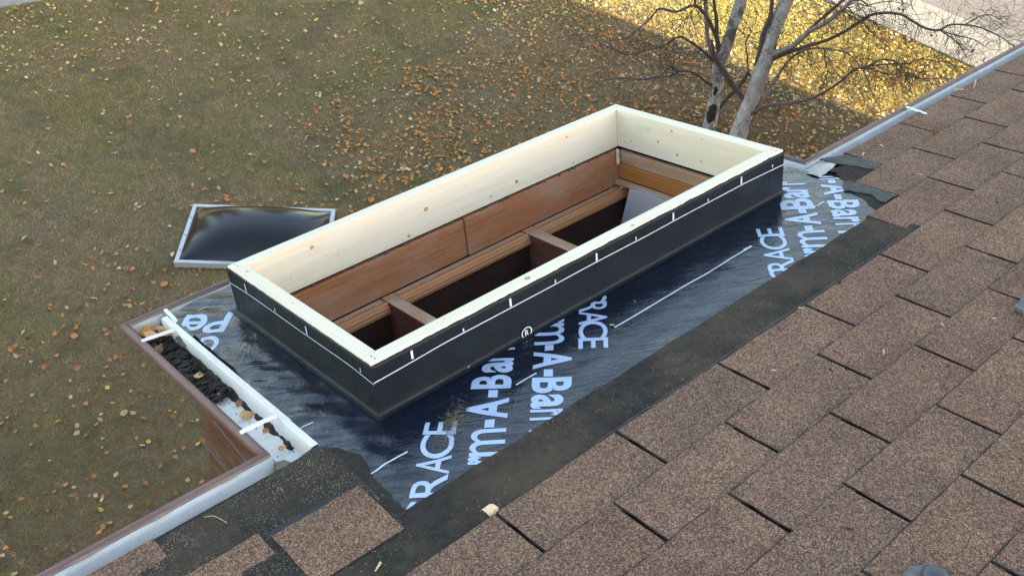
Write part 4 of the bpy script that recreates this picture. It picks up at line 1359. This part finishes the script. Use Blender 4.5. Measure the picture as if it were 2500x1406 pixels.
# ledge with a round-nosed mould, broken where the rafters cross
prof = [(2.2235, -.1375), (2.203, -.1378), (2.1985, -.1362), (2.1930, -.1352), (2.1880, -.1362), (2.1845, -.1392), (2.1835, -.1430), (2.1815, -.1450), (2.1790, -.1500), (2.1785, -.1560), (2.177, -.158), (2.177, -.168), (2.2235, -.168)]
for (a, b) in ((.868, 1.2425), (1.2865, 1.8015), (1.8465, 2.262)):
    V, G = [], []
    nseg = 10
    for i in range(nseg + 1):
        u = a + (b - a) * i / nseg
        for v, w in prof:
            V.append(W(u, v, w)); G.append((u, v, w))
    m = len(prof)
    F = [[i * m + j, (i + 1) * m + j, (i + 1) * m + (j + 1) % m, i * m + (j + 1) % m] for i in range(nseg) for j in range(m)]
    F += [list(range(m)), list(range(nseg * m + m - 1, nseg * m - 1, -1))]
    o = mobj("mould", V, F, M['mould'], well, False, G)
    # dust lying on the flat behind the nose
    V = []
    for i in range(40):
        u = a + (b - a) * (i + .5) / 40
        V += [W(u, 2.2232, -.1370), W(u, 2.203 + .004 * noise.noise(Vector((u * 30, 0, 0))), -.1370)]
    mobj("dust", V, [[2 * i, 2 * i + 1, 2 * i + 3, 2 * i + 2] for i in range(39)], M['cedar_dusty'], well, False, [(0, 0, 0)] * 80)
box("rafter", 1.244, 1.285, 1.598, 2.222, -.34, -.1365, M['rafter'], well, 1, .003)
box("rafter", 1.803, 1.845, 1.598, 2.222, -.34, -.1365, M['rafter'], well, 1, .003, off=7)
box("rafter_cap", 1.2445, 1.2845, 1.60, 2.2215, -.1362, -.1345, M['cedar_dusty'], well, 1, .0006)
box("rafter_cap", 1.8035, 1.8445, 1.60, 2.2215, -.1362, -.1345, M['cedar_dusty'], well, 1, .0006, off=3)
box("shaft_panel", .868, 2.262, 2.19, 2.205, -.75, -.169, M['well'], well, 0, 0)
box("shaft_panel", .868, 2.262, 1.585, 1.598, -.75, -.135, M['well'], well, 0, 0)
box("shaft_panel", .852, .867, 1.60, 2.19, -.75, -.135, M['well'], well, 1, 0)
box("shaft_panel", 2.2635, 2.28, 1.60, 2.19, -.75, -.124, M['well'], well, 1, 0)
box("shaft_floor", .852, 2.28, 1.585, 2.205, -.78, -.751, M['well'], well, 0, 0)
# cream foam bead in the corner
pts = [(2.252, 2.212, .004, .004), (2.253, 2.210, -.012, .006), (2.251, 2.211, -.025, .0055), (2.252, 2.209, -.040, .0075), (2.250, 2.210, -.052, .005)]
tube("foam_bead", [(*W(*p[:3]), p[3]) for p in smooth_path(pts, 3)], M['foam'], well, 8, .25, 2)
# ragged membrane ends showing in the gap under the far board
V, F = [], []
rr2 = random.Random(4)
for i in range(60):
    u = .90 + i * .0225
    if rr2.random() < .6: continue
    s0 = len(V)
    l_ = rr2.uniform(.008, .02)
    V += [W(u, 2.2205, .006), W(u + l_, 2.2205, .006), W(u + l_ * .8, 2.2185, rr2.uniform(-.004, .002)), W(u + l_ * .2, 2.2185, rr2.uniform(-.005, .001))]
    F.append([s0, s0 + 1, s0 + 2, s0 + 3])
M['scrap'] = simple("torn_felt_edge", (.07, .07, .045), .8, .5, 60)
mobj("felt_shreds", V, F, M['scrap'], well)['kind'] = 'stuff'
# loose white sheet standing at the far end
V, F = [], []
outl = [(2.138, -.118), (2.05, -.112), (1.95, -.118), (1.83, -.126), (1.70, -.135), (1.64, -.20), (1.64, -.50), (2.23, -.50), (2.20, -.30), (2.165, -.20)]
for k_ in (0, 1):
    for v, w in outl: V.append(W(2.228 + .004 * k_ - .02 * (w + .11), v, w))
m = len(outl)
F = [list(range(m))[::-1], list(range(m, 2 * m))] + [[i, (i + 1) % m, m + (i + 1) % m, m + i] for i in range(m)]
sheet_o = mobj("plastic_sheet", V, F, M['paper'], None)
tag(sheet_o, "loose white plastic sheet standing in the far end of the light well", "sheet")

# ------------------------------------------------------------------ gutters round the eave and the bay
PATH = [(U0, 1.660), (.577, 1.660), (.577, 2.447), (2.542, 2.447), (2.542, 1.660), (U1, 1.660)]
LIP = [(.012, -.020), (.0105, -.004), (.0095, .0015), (.004, .004), (-.003, .0032), (-.007, -.001), (-.0075, -.012), (-.005, -.020), (.008, -.045), (.022, -.068), (.034, -.080), (.058, -.083)]
TRO = [(.0115, -.006), (.0165, -.018), (.0250, -.036), (.0340, -.049), (.0420, -.0535), (.0770, -.0535), (.0835, -.050), (.0850, -.038), (.0868, -.020), (.0882, -.002)]
TRM = [(.0115, -.006), (.0150, -.020), (.024, -.042), (.036, -.060), (.050, -.070), (.064, -.068), (.078, -.056), (.087, -.036), (.092, -.018), (.100, -.012)]


def offs(i, d):
    """point at PATH[i] moved d towards the roof, mitred"""
    p = Vector(PATH[i])
    ns = []
    for a, b in ((i - 1, i), (i, i + 1)):
        if 0 <= a and b < len(PATH):
            t = (Vector(PATH[b]) - Vector(PATH[a])).normalized()
            ns.append(Vector((t.y, -t.x)))
    if len(ns) == 1: return p + ns[0] * d
    m = (ns[0] + ns[1])
    return p + m * (d / (m.dot(ns[0])))


def solid(o, th, off=0):
    md = o.modifiers.new("thick", 'SOLIDIFY'); md.thickness = th; md.offset = off
    return o


gut = []
for s in range(5):
    prof_t = TRM if s in (0, 4) else TRO
    tm = (M['white'], M['white'], M['cream'], M['white_dirty'], M['white_dirty'])[s]
    nseg = 60 if s in (0, 4) else 24
    parts = []
    for prof_, mt, nm in ((prof_t, tm, "gutter"), (LIP, M['brown_metal'], "gutter_lip")):
        V = []
        for i in range(nseg + 1):
            t = i / nseg
            for k_, (d, w) in enumerate(prof_):
                a, b = offs(s, d), offs(s + 1, d)
                p = a.lerp(b, t)
                wb = .0008 * noise.noise(Vector((p.x * 3, p.y * 3, k_ * .3)))
                V.append(W(p.x, p.y, w + wb))
        m = len(prof_)
        F = [[i * m + j, i * m + j + 1, (i + 1) * m + j + 1, (i + 1) * m + j] for i in range(nseg) for j in range(m - 1)]
        o = mobj(nm, V, F, mt, house if nm == "gutter" else parts[0], True)
        solid(o, .0012)
        parts.append(o)
    gut.append(parts[0])
    # sealant bead along the inside of the lip
    V, Fq = [], []
    L_ = (Vector(PATH[s + 1]) - Vector(PATH[s])).length
    nb_ = int(min(L_, 8) / .012)
    for i in range(nb_ + 1):
        t = i / nb_
        a, b = offs(s, .0115), offs(s + 1, .0115)
        p = a.lerp(b, t)
        ext = .0008 + .001 * abs(noise.noise(Vector((p.x * 9, p.y * 9, 4)))) + (.003 * max(0, math.sin((p.x + p.y) * 42)) if s == 0 else 0)
        a2, b2 = offs(s, .0115 + ext), offs(s + 1, .0115 + ext)
        p2 = a2.lerp(b2, t)
        V += [W(p.x, p.y, .0012), W(p2.x, p2.y, -.0045)]
    mobj("lip_sealant", V, [[2 * i, 2 * i + 1, 2 * i + 3, 2 * i + 2] for i in range(nb_)], M['cream_seal'] if 'cream_seal' in M else M.setdefault('cream_seal', simple("cream_sealant", (.24, .20, .155), .7, .2, 40)), gut[-1])


def hanger(p, q, parent, w=.001):
    p, q = Vector(p), Vector(q)
    d = (q - p).normalized(); nn = Vector((-d.y, d.x))
    pr = [(-.0055, 0), (-.0055, .004), (-.002, .0055), (.002, .0055), (.0055, .004), (.0055, 0)]
    V = []
    for k_, t in enumerate((0, .12, .5, .88, 1)):
        c = p.lerp(q, t)
        for a, h in pr:
            x = c + nn * a
            V.append(W(x.x, x.y, w + h + (0, .001, .001, .0005, -.001)[k_]))
    m = 6
    F = [[i * m + j, i * m + (j + 1) % m, (i + 1) * m + (j + 1) % m, (i + 1) * m + j] for i in range(4) for j in range(m)] + [list(range(m))[::-1], list(range(4 * m, 5 * m))]
    return mobj("gutter_hanger", V, F, M['hanger'], parent)


hanger((.578, 2.318), (.664, 2.303), gut[1], .002)
hanger((.576, 1.760), (.664, 1.756), gut[1], .004)
hanger((.694, 2.438), (.688, 2.345), gut[2], -.004)
hanger((3.136, 1.648), (3.112, 1.560), gut[4], .002)
# drip edge under the left of the bay: overlapping white metal with a step
V = []
ds = [(1.600, 1.722, .6630, .0022), (1.721, 2.395, .6652, .0012)]
for a, b, uu, ww in ds:
    pr = [(uu + .016, ww), (uu, ww - .0004), (uu - .0018, -.016), (uu - .0035, -.046)]
    V, F = [], []
    ns = 20
    for i in range(ns + 1):
        v = a + (b - a) * i / ns
        for x, w in pr: V.append(W(x + .0007 * noise.noise(Vector((v * 5, 0, 0))), v, w))
    for i in range(ns):
        for j in range(3):
            p = i * 4 + j
            F.append([p, p + 1, p + 5, p + 4])
    solid(mobj("drip_edge", V, F, M['white'], house, False), .001)
# broken sealant at the inner corner
prism("corner_sealant", [(.590, 1.648), (.612, 1.640), (.622, 1.622), (.640, 1.612), (.655, 1.598), (.630, 1.592), (.612, 1.598), (.598, 1.618), (.585, 1.628)][::-1], -.075, lambda u, v: -.020 - .35 * (1.65 - v), M['caulk'], house, jag=.002, step=.01, seed=2)
prism("corner_sealant", [(2.468, 1.695), (2.500, 1.690), (2.505, 1.655), (2.485, 1.640), (2.468, 1.66)][::-1], -.06, -.012, M['caulk'], house, jag=.003, step=.01, seed=12)
# curled white metal end piece at the far inner corner
V, F = [], []
for i in range(13):
    for j in range(7):
        t, s = i / 12, j / 6
        u = 2.462 + .135 * t
        v = 1.645 - .098 * s * (1 - .25 * t) + .006 * noise.noise(Vector((t * 4, s * 4, 8)))
        V.append(W(u, v, .0005 + .007 * math.sin(s * 3.0) * (1 - t * .8) - .02 * (1 - s) ** 2))
for i in range(12):
    for j in range(6):
        p = i * 7 + j
        F.append([p, p + 7, p + 8, p + 1])
solid(mobj("metal_flashing", V, F, M['flash'], house, True), .001)

# ------------------------------------------------------------------ muck in the side gutter
V, F = [], []
nu_, nv_ = 26, 180
idx = {}
for j in range(nv_ + 1):
    v = 1.66 + (2.43 - 1.66) * j / nv_
    for i in range(nu_ + 1):
        u = .5895 + (.663 - .5895) * i / nu_
        t = (u - .5895) / (.0735)
        nz = noise.noise(Vector((u * 60, v * 45, 0))) * .6 + noise.noise(Vector((u * 140, v * 130, 3))) * .5 + noise.noise(Vector((u * 300, v * 300, 5))) * .3
        full = max(0, min(1, (v - 1.985 + .05 * t) / .05)) * (.72 + .5 * noise.noise(Vector((u * 30, v * 14, 6))))
        edge = max(0, (t - .80 + .10 * noise.noise(Vector((v * 22, 0, 1)))) / .2)
        h = -.004 + .012 * full + .020 * edge * (1 if v > 1.70 else .6) + .007 * nz
        idx[(i, j)] = (len(V), h)
        V.append(W(u, v, -.0550 + max(h, -.003)))
for j in range(nv_):
    for i in range(nu_):
        q = [idx[(i, j)], idx[(i, j + 1)], idx[(i + 1, j + 1)], idx[(i + 1, j)]]
        if max(a[1] for a in q) > .0005:
            F.append([a[0] for a in q][::-1])
# loose flakes, bark bits and crumbs on top
rm = random.Random(9)
for i in range(760):
    v = rm.uniform(1.98, 2.43) if rm.random() < .94 else rm.uniform(1.66, 1.98)
    u = rm.uniform(.592, .66) if v > 1.98 else rm.uniform(.60, .66)
    sz = rm.uniform(.003, .015) if v > 1.98 else rm.uniform(.0012, .004)
    z0 = -.041 + rm.uniform(-.006, .009) if v > 1.98 else -.0525
    a = rm.uniform(0, 6.28)
    tx_, ty_ = rm.uniform(-.6, .6), rm.uniform(-.6, .6)
    s0 = len(V)
    k_ = rm.choice((4, 5))
    for q in range(k_):
        an_ = a + 2 * math.pi * q / k_
        x, y = math.cos(an_) * sz * rm.uniform(.6, 1), math.sin(an_) * sz * rm.uniform(.3, .7)
        V.append(W(min(.664, max(.589, u + x)), v + y, z0 + x * tx_ + y * ty_))
    F.append(list(range(s0, s0 + k_)))
o = mobj("gutter_debris", V, F, M['muck'])
tag(o, kind='stuff')

# ------------------------------------------------------------------ single leaves in the gutter and on the roof
gl = [("orange", "orange dead leaf half buried in muck at the gutter's front corner", .045), ("orange", "rust orange leaf behind the front gutter hanger", .04),
      ("brown", "brown curled leaf beside the first gutter hanger in the muck", .035), ("brown", "dark brown leaf against the back wall of the side gutter", .035),
      ("tan", "ochre leaf lying across the black muck in the side gutter", .036), ("pale", "small yellowish leaf on muck halfway along the side gutter", .018),
      ("tan", "large pointed tan leaf standing in the side gutter near the second hanger", .040), ("brown", "thin brown leaf scrap in the side gutter above the tan leaf", .022),
      ("orange", "rusty leaf scrap past the second gutter hanger", .02), ("tan", "tan leaf on the clean white gutter floor near the inner corner", .022), ("yellow", "tiny yellow leaf on the muck edge in the side gutter", .012)]
for i, ((c, lb, sz), p) in enumerate(zip(gl, GUTLEAF)):
    u = min(.648, max(.603, p[0]))
    leaf(W(u, p[1], -.034 if p[1] > 1.98 else -.041), sz * .92, (rm.uniform(-.4, .4), rm.uniform(-.5, .3), rm.uniform(0, 6)), c, lb, None, i)
for i, (u, v, c, lb) in enumerate([(.640, 2.395, "orange", "bright orange leaf heaped in the gutter's front corner behind the hanger"), (.655, 2.375, "tan", "ochre leaf leaning on the gutter wall below the membrane flap"),
                                (.620, 2.400, "orange", "orange leaf on the heap beside the cream front gutter wall"), (.648, 2.345, "brown", "brown leaf under the first gutter hanger's inner end"),
                                (.615, 2.360, "tan", "tan leaf scrap just behind the first gutter hanger")]):
    leaf(W(u, v, -.026 + .003 * i), .038, (rm.uniform(-.5, .5), rm.uniform(-.5, .4), rm.uniform(0, 6)), c, lb, None, i)
for i in range(5):
    a = rm.uniform(2.0, 2.38)
    pts = [(.595, a, -.030, .0007), (.62, a + rm.uniform(-.02, .02), -.025, .0006), (.655, a + rm.uniform(-.04, .04), -.028, .0004)]
    tag(tube("twig", [(*W(*p[:3]), p[3]) for p in smooth_path(pts, 3)], M['twig_dark'], None, 5), "thin dry twig lying across muck in the side gutter", "twig", "twigs in the side gutter")
pts = [(.612, 1.668, -.050, .0009), (.622, 1.640, -.051, .0009), (.640, 1.640, -.050, .0008), (.662, 1.655, -.049, .0007)]
tag(tube("twig", [(*W(*p[:3]), p[3]) for p in smooth_path(pts, 4)], M['twig_dark'], None, 5), "dark curved stalk on the white gutter floor at the inner corner", "twig")

p = MISC['leaf']
leaf(W(p[0], p[1] + .004, .0075), .034, (.25, -.15, .9), "pale", "pale cream leaf at the corner of the lowest shingle beside the black strip", None, 2)
p = MISC['curl']
leaf(W(p[0], p[1], .014), .026, (1.2, .3, 2.0), "brown", "dark curled leaf standing on the upper shingles near the far gutter", None, 1)
nd = MISC['needle']
pts = [(*W(q[0], q[1], .006), .0007) for q in nd]
tag(tube("pine_needle", smooth_path(pts, 5), M['chip'], None, 5), "long tan curved needle on the dark starter strip", "needle")
for i, q in enumerate(MISC['chips']):
    on_mem = q[1] > 1.29 and q[0] < 2.3
    l_ = (.050, .034, .018, .022, .012, .012, .011, .016, .010, .022, .007, .012, .008, .09, .012, .006)[i]
    a = (2.6, 2.2, 1.2, .35, 1.5, 1.0, 2.2, .6, 2.5, .5, 1, 2, 1.2, .4, 2.3, .4)[i]
    lv = .0085 if not (1.152 < q[1] and q[0] < 2.3) else .004
    p0, p1 = Vector((q[0] - math.cos(a) * l_ / 2, q[1] - math.sin(a) * l_ / 2)), Vector((q[0] + math.cos(a) * l_ / 2, q[1] + math.sin(a) * l_ / 2))
    nn = Vector((-math.sin(a), math.cos(a))) * min(.0035, l_ * .16)
    V = [W(p0.x, p0.y, lv), W(*(p0 + nn * .6), lv), W(*(p1 + nn), lv + .001), W(*(p1 - nn * .5), lv + .001),
         W(p0.x, p0.y, lv + .0022), W(*(p0 + nn * .6), lv + .002), W(*(p1 + nn * .9), lv + .0032), W(*(p1 - nn * .4), lv + .003)]
    o = mobj("wood_chip", V, [[0, 1, 2, 3][::-1], [4, 5, 6, 7], [0, 3, 7, 4], [1, 5, 6, 2], [0, 4, 5, 1], [3, 2, 6, 7]], M['chip'], None, origin=W(*q))
    if i == 0: tag(o, "wood splinter at the edge of the far gutter", "wood chip")
    elif i == 13: tag(o, "long thin tan splinter on the top course near the far gutter", "wood chip")
    else:
        tag(o, "small pale wood chip lying on the black membrane or strip" if lv < .008 else "small pale wood chip lying on the brown shingles", "wood chip", "wood chips on the black strip" if lv < .008 else "wood chips on the shingles")
# smear of dry grass on the membrane
V, F = [], []
gcx, gcy = MISC['grass']
for i in range(420):
    t = rm.gauss(0, 1)
    u = gcx + t * .026 + rm.gauss(0, .012); v = gcy + t * .022 + rm.gauss(0, .012)
    if v < 1.30 or v > 1.56: continue
    a = rm.uniform(0, 3.14); l_ = rm.uniform(.004, .013)
    h = hm(u, v) + .0016 + rm.uniform(0, .0015)
    dx, dy = math.cos(a) * l_, math.sin(a) * l_
    s0 = len(V)
    V += [W(u, v, h), W(u + dx, v + dy, h + .0004), W(u + dx - dy * .05, v + dy + dx * .05, h + .0004), W(u - dy * .07, v + dx * .07, h)]
    F.append([s0, s0 + 1, s0 + 2, s0 + 3])
M['straw'] = simple("dry_grass_bits", (.20, .17, .10), .85, .4, 40)
tag(mobj("dry_grass_bits", V, F, M['straw']), kind='stuff')

# sealant patch with a fastener cap on the near shingles
p = (MISC['blob'][0] - .002, MISC['blob'][1] - .012)
V, F = [], []
for ring in range(7):
    rr_ = .040 * ring / 6
    for i in range(28):
        a = 2 * math.pi * i / 28
        r2 = rr_ * (1 + .22 * noise.noise(Vector((math.cos(a) * 1.5, math.sin(a) * 1.5, 2))))
        h = .0085 + .008 * (1 - (ring / 6) ** 2) + .0008 * noise.noise(Vector((a * 3, ring, 0)))
        V.append(W(p[0] + math.cos(a) * r2, p[1] - .012 + math.sin(a) * r2 * .9, h if ring < 6 else .0045))
for ring in range(6):
    for i in range(28):
        j = (i + 1) % 28
        F.append([ring * 28 + i, (ring + 1) * 28 + i, (ring + 1) * 28 + j, ring * 28 + j])
patch = thing("sealant_patch", W(p[0], p[1], .008), "round grey sealant patch with a metal cap on the near shingles", "sealant patch")
mobj("sealant", V, F, M['tar'], patch, True)
V, F = [], []
for lv, (r_, h) in enumerate(((.022, .015), (.021, .024), (.015, .029), (.0, .030))):
    for i in range(20):
        a = 2 * math.pi * i / 20
        V.append(W(p[0] + .002 + math.cos(a) * r_, p[1] - .020 + math.sin(a) * r_, h))
for lv in range(3):
    for i in range(20):
        j = (i + 1) % 20
        F.append([lv * 20 + i, (lv + 1) * 20 + i, (lv + 1) * 20 + j, lv * 20 + j][::-1])
M['zinc'] = simple("dull_zinc", (.09, .095, .105), .45, .2, 30, .1, .4, .4)
mobj("metal_cap", V, F, M['zinc'], patch, True)
p = MISC['dark']
prism("tar_scrap", [(p[0] - .02, p[1] - .01), (p[0] + .03, p[1] - .015), (p[0] + .05, p[1] + .02), (p[0] - .005, p[1] + .018)], .006, .016, M['tar'], None, jag=.003, step=.01, seed=4)
tag(bpy.data.objects["tar_scrap"], "black tar scrap on the shingles at the right edge", "tar scrap")

# ------------------------------------------------------------------ birch tree
tb = BRANCHES['trunkR'][1]
tree = thing("birch_tree", (7.80, 5.12, GZ), "bare multi-stemmed birch tree on the lawn behind the skylight curb", "tree")
rt = random.Random(17)
starts = []
for kname, pts in BRANCHES.items():
    if not kname.startswith('trunk'): pts = [(*q[:3], q[3] * .84) for q in pts]
    sp = smooth_path(pts, 4)
    # slight natural irregularity
    if kname.startswith('trunk'):
        big = [tuple(q) for q in sp]
        g0 = big[0]
        big = [(g0[0], g0[1], GZ - .05, g0[3] * 1.15)] + [q for q in big if q[2] > GZ - .02]
        o = tube("trunk", big, M['bark_old' if kname == 'trunkL' else 'bark'], tree, 16, .10, len(kname) + ord(kname[-1]))
        trunk_o = o if kname == 'trunkL' else None
        if kname == 'trunkL': trunkL = o
    else:
        r0 = pts[0][3] / .0043
        mt = M['bark_pale'] if (r0 >= 7 and kname != 'link' or kname in ('bR4', 'bL2')) else M['twig']
        tube("branch", [tuple(q) for q in sp], mt, tree, 9 if r0 > 3 else 6, .10, len(kname) * 3 + ord(kname[-1]))
    if not kname.startswith('trunk'):
        for i in range(2, len(sp) - 1):
            starts.append((Vector(sp[i][:3]), (Vector(sp[i + 1][:3]) - Vector(sp[i][:3])).normalized(), sp[i][3], kname))
        starts += [(Vector(sp[-1][:3]), (Vector(sp[-1][:3]) - Vector(sp[-2][:3])).normalized(), sp[-1][3], kname)] * 2
# dark rotten scar on the left stem
cdir = (Vector((0, .326, 1.26)) - Vector((7.7, 5.2, -3.6))).normalized()
spL = BRANCHES['trunkL']
sc = []
for (i0, t, off, r) in ((1, .05, .050, .034), (1, .40, .055, .050), (1, .75, .055, .044), (2, .0, .046, .026), (2, .35, .046, .032), (2, .7, .048, .034), (3, .05, .040, .028), (3, .4, .03, .02)):
    a, b = Vector(spL[i0][:3]), Vector(spL[i0 + 1][:3])
    q = a.lerp(b, t) + cdir * off * .75
    sc.append((q.x, q.y, q.z, r))
tube("bark_scar", [tuple(q) for q in smooth_path(sc, 3)], M['bark_dark'], trunkL, 10, .28, 5)

V, F = [], []


def grow(p, d, r, length, depth, droop):
    n_ = max(3, int(length / .045))
    pts = [(*p, r)]
    q = Vector(p); dd = Vector(d)
    for i in range(n_):
        dd = (dd + Vector((rt.gauss(0, .28), rt.gauss(0, .28), rt.gauss(0, .24) - droop))).normalized()
        q = q + dd * (length / n_)
        pts.append((*q, max(.0007, r * (1 - .8 * (i + 1) / n_))))
        if depth > 0 and rt.random() < .42:
            side = dd.cross(Vector((rt.uniform(-1, 1), rt.uniform(-1, 1), rt.uniform(-1, 1)))).normalized()
            grow(q, (dd * .5 + side).normalized(), r * .6, length * rt.uniform(.3, .6), depth - 1, droop)
    tube_into(V, F, pts, 4 if r > .0025 else 3, 0, 0, False)


for p, d, r, kn in starts:
    right = kn.startswith('bR')
    k_ = 1 if rt.random() < (.95 if right else .55) else 0
    if r < .014 and rt.random() < (.75 if right else .35): k_ += 1
    for _ in range(k_):
        side = d.cross(Vector((rt.uniform(-1, 1), rt.uniform(-1, 1), rt.uniform(-1, 1)))).normalized()
        grow(p, (d * .55 + side * .9 + Vector((0, 0, -.15))).normalized(), min(.0026, r * .5), rt.uniform(.18, .50) if right else rt.uniform(.14, .5), 2, .06)
# crown above the picture
for base_n in ('trunkL', 'trunkR', 'bL2', 'bRh', 'bR1'):
    a = BRANCHES[base_n]
    for i in range(len(a) - 3, len(a)):
        for _ in range(1):
            an_ = rt.uniform(0, 6.28)
            grow(Vector(a[i][:3]), Vector((math.cos(an_), math.sin(an_), .5)).normalized(), .007, rt.uniform(.7, 1.3), 2, .02)
print("twig faces", len(F))
mobj("twigs", V, F, M['twig_dark'], tree)['kind'] = 'stuff'
# last leaves still hanging on the right-hand branches
for i, p in enumerate(TREELEAF):
    o = bpy.data.objects.new("leaf", LM['brown' if i % 3 else 'orange'][i % 4])
    COL.objects.link(o)
    o.parent = tree
    o.location = Vector(p) - base(tree)
    o.rotation_euler = (rt.uniform(0, 6), rt.uniform(0, 6), rt.uniform(0, 6))
    s_ = .045 if i < 4 else .030
    o.scale = (s_, s_, s_)

# ------------------------------------------------------------------ across the yard, outside the picture: surroundings added for the shiny sheet to mirror
def neighbour(x0, x1, y0, y1, h, rid, label, wall):
    t = thing("unseen_house", ((x0 + x1) / 2, (y0 + y1) / 2, GZ), label, "house")
    box("wall", x0, x1, y0, y1, GZ, GZ + h, wall, t, roof=False, bev=0)
    ym = (y0 + y1) / 2
    P = [(x0 - .5, y0 - .5, GZ + h), (x1 + .5, y0 - .5, GZ + h), (x1 + .5, y1 + .5, GZ + h), (x0 - .5, y1 + .5, GZ + h), (x0 - .5, ym, GZ + rid), (x1 + .5, ym, GZ + rid)]
    mobj("roof", P, [[0, 1, 5, 4], [2, 3, 4, 5], [0, 4, 3], [1, 2, 5], [0, 3, 2, 1]], M['under'], t)
    x = x0 + 1.2
    while x < x1 - 1.5:
        box("window", x, x + 1.1, y0 - .03, y0 - .004, GZ + 1.0, GZ + 2.2, M['dome'], t, roof=False, bev=0)
        x += 3.1


M['stucco'] = simple("pale_stucco", (.42, .36, .28), .9, .1, 3)
neighbour(-9, 4, 30, 39, 3.0, 5.6, "unseen single storey house added across the yard for the membrane to mirror", M['siding'])
M['needles'] = simple("spruce_needles", (.035, .045, .028), .9, .4, 6)


def spruce(x, y, h, label):  # unseen conifers, added as a dark horizon in the membrane's reflection
    t = thing("unseen_spruce", (x, y, GZ), label, "tree", "unseen spruce trees added to darken reflections")
    tube("trunk", [(x, y, GZ - .1, .16), (x, y, GZ + h * .9, .03)], M['twig'], t, 6)
    V, F = [], []
    for l_ in range(15):
        z0 = GZ + h * (.08 + .9 * l_ / 15)
        R = h * .24 * (1 - l_ / 15.5)
        s0 = len(V)
        n_ = 26
        V.append(Vector((x, y, z0 + h * .13)))
        for i in range(n_):
            a = 2 * math.pi * i / n_
            r_ = R * (1.0 if i % 2 else .72) * rt.uniform(.85, 1.12)
            V.append(Vector((x + math.cos(a) * r_, y + math.sin(a) * r_, z0 - R * .12 * (i % 2))))
        F += [[s0, s0 + 1 + i, s0 + 1 + (i + 1) % n_] for i in range(n_)]
    mobj("crown", V, F, M['needles'], t)


for k_, (x, y, h) in enumerate([(-4, 22, 9.5), (-.5, 20, 8.2), (2.6, 23, 11), (5.6, 21, 8.6), (9, 24, 11.5), (12.5, 22, 9.6), (16, 25, 12), (25, 14, 11), (27, 9, 12), (25, 4.5, 10), (28, 0, 11.5), (24, 20, 12), (-8, 20, 9)]):
    spruce(x, y, h, "dark green spruce tree standing across the yard or the road")
for k_, (x, y, h) in enumerate([(7.2, 18.5, 8), (-6, 17.5, 7.5), (22.5, 11.5, 8), (19.5, 18, 9), (23, 1.5, 8)]):
    t = thing("tree", (x, y, GZ), ("tall" if h > 8.7 else "medium") + " bare brown tree across the yard", "tree", "bare trees across the yard")
    tube("trunk", [(x, y, GZ - .1, .17), (x + .1, y, GZ + h * .4, .12), (x, y + .1, GZ + h, .03)], M['twig'], t, 8)
    V, F = [], []
    for q in range(46):
        z = GZ + h * rt.uniform(.25, .95)
        an_ = rt.uniform(0, 6.28)
        L_ = (1.2 - (z - GZ) / h) * h * .42
        p = Vector((x, y, z))
        d = Vector((math.cos(an_), math.sin(an_), .7)).normalized()
        pts = [(*p, .035)]
        for s_ in range(5):
            d = (d + Vector((rt.gauss(0, .25), rt.gauss(0, .25), rt.gauss(0, .2)))).normalized()
            p = p + d * L_ / 5
            pts.append((*p, .035 - .006 * s_))
            for _ in range(3):
                e = (d + Vector((rt.gauss(0, .8), rt.gauss(0, .8), rt.gauss(0, .6)))).normalized()
                tube_into(V, F, [(*p, .016), (*(p + e * L_ * .3), .005)], 3, 0, 0, False)
        tube_into(V, F, pts, 4, 0, 0, False)
    mobj("crown", V, F, M['twig'], t)
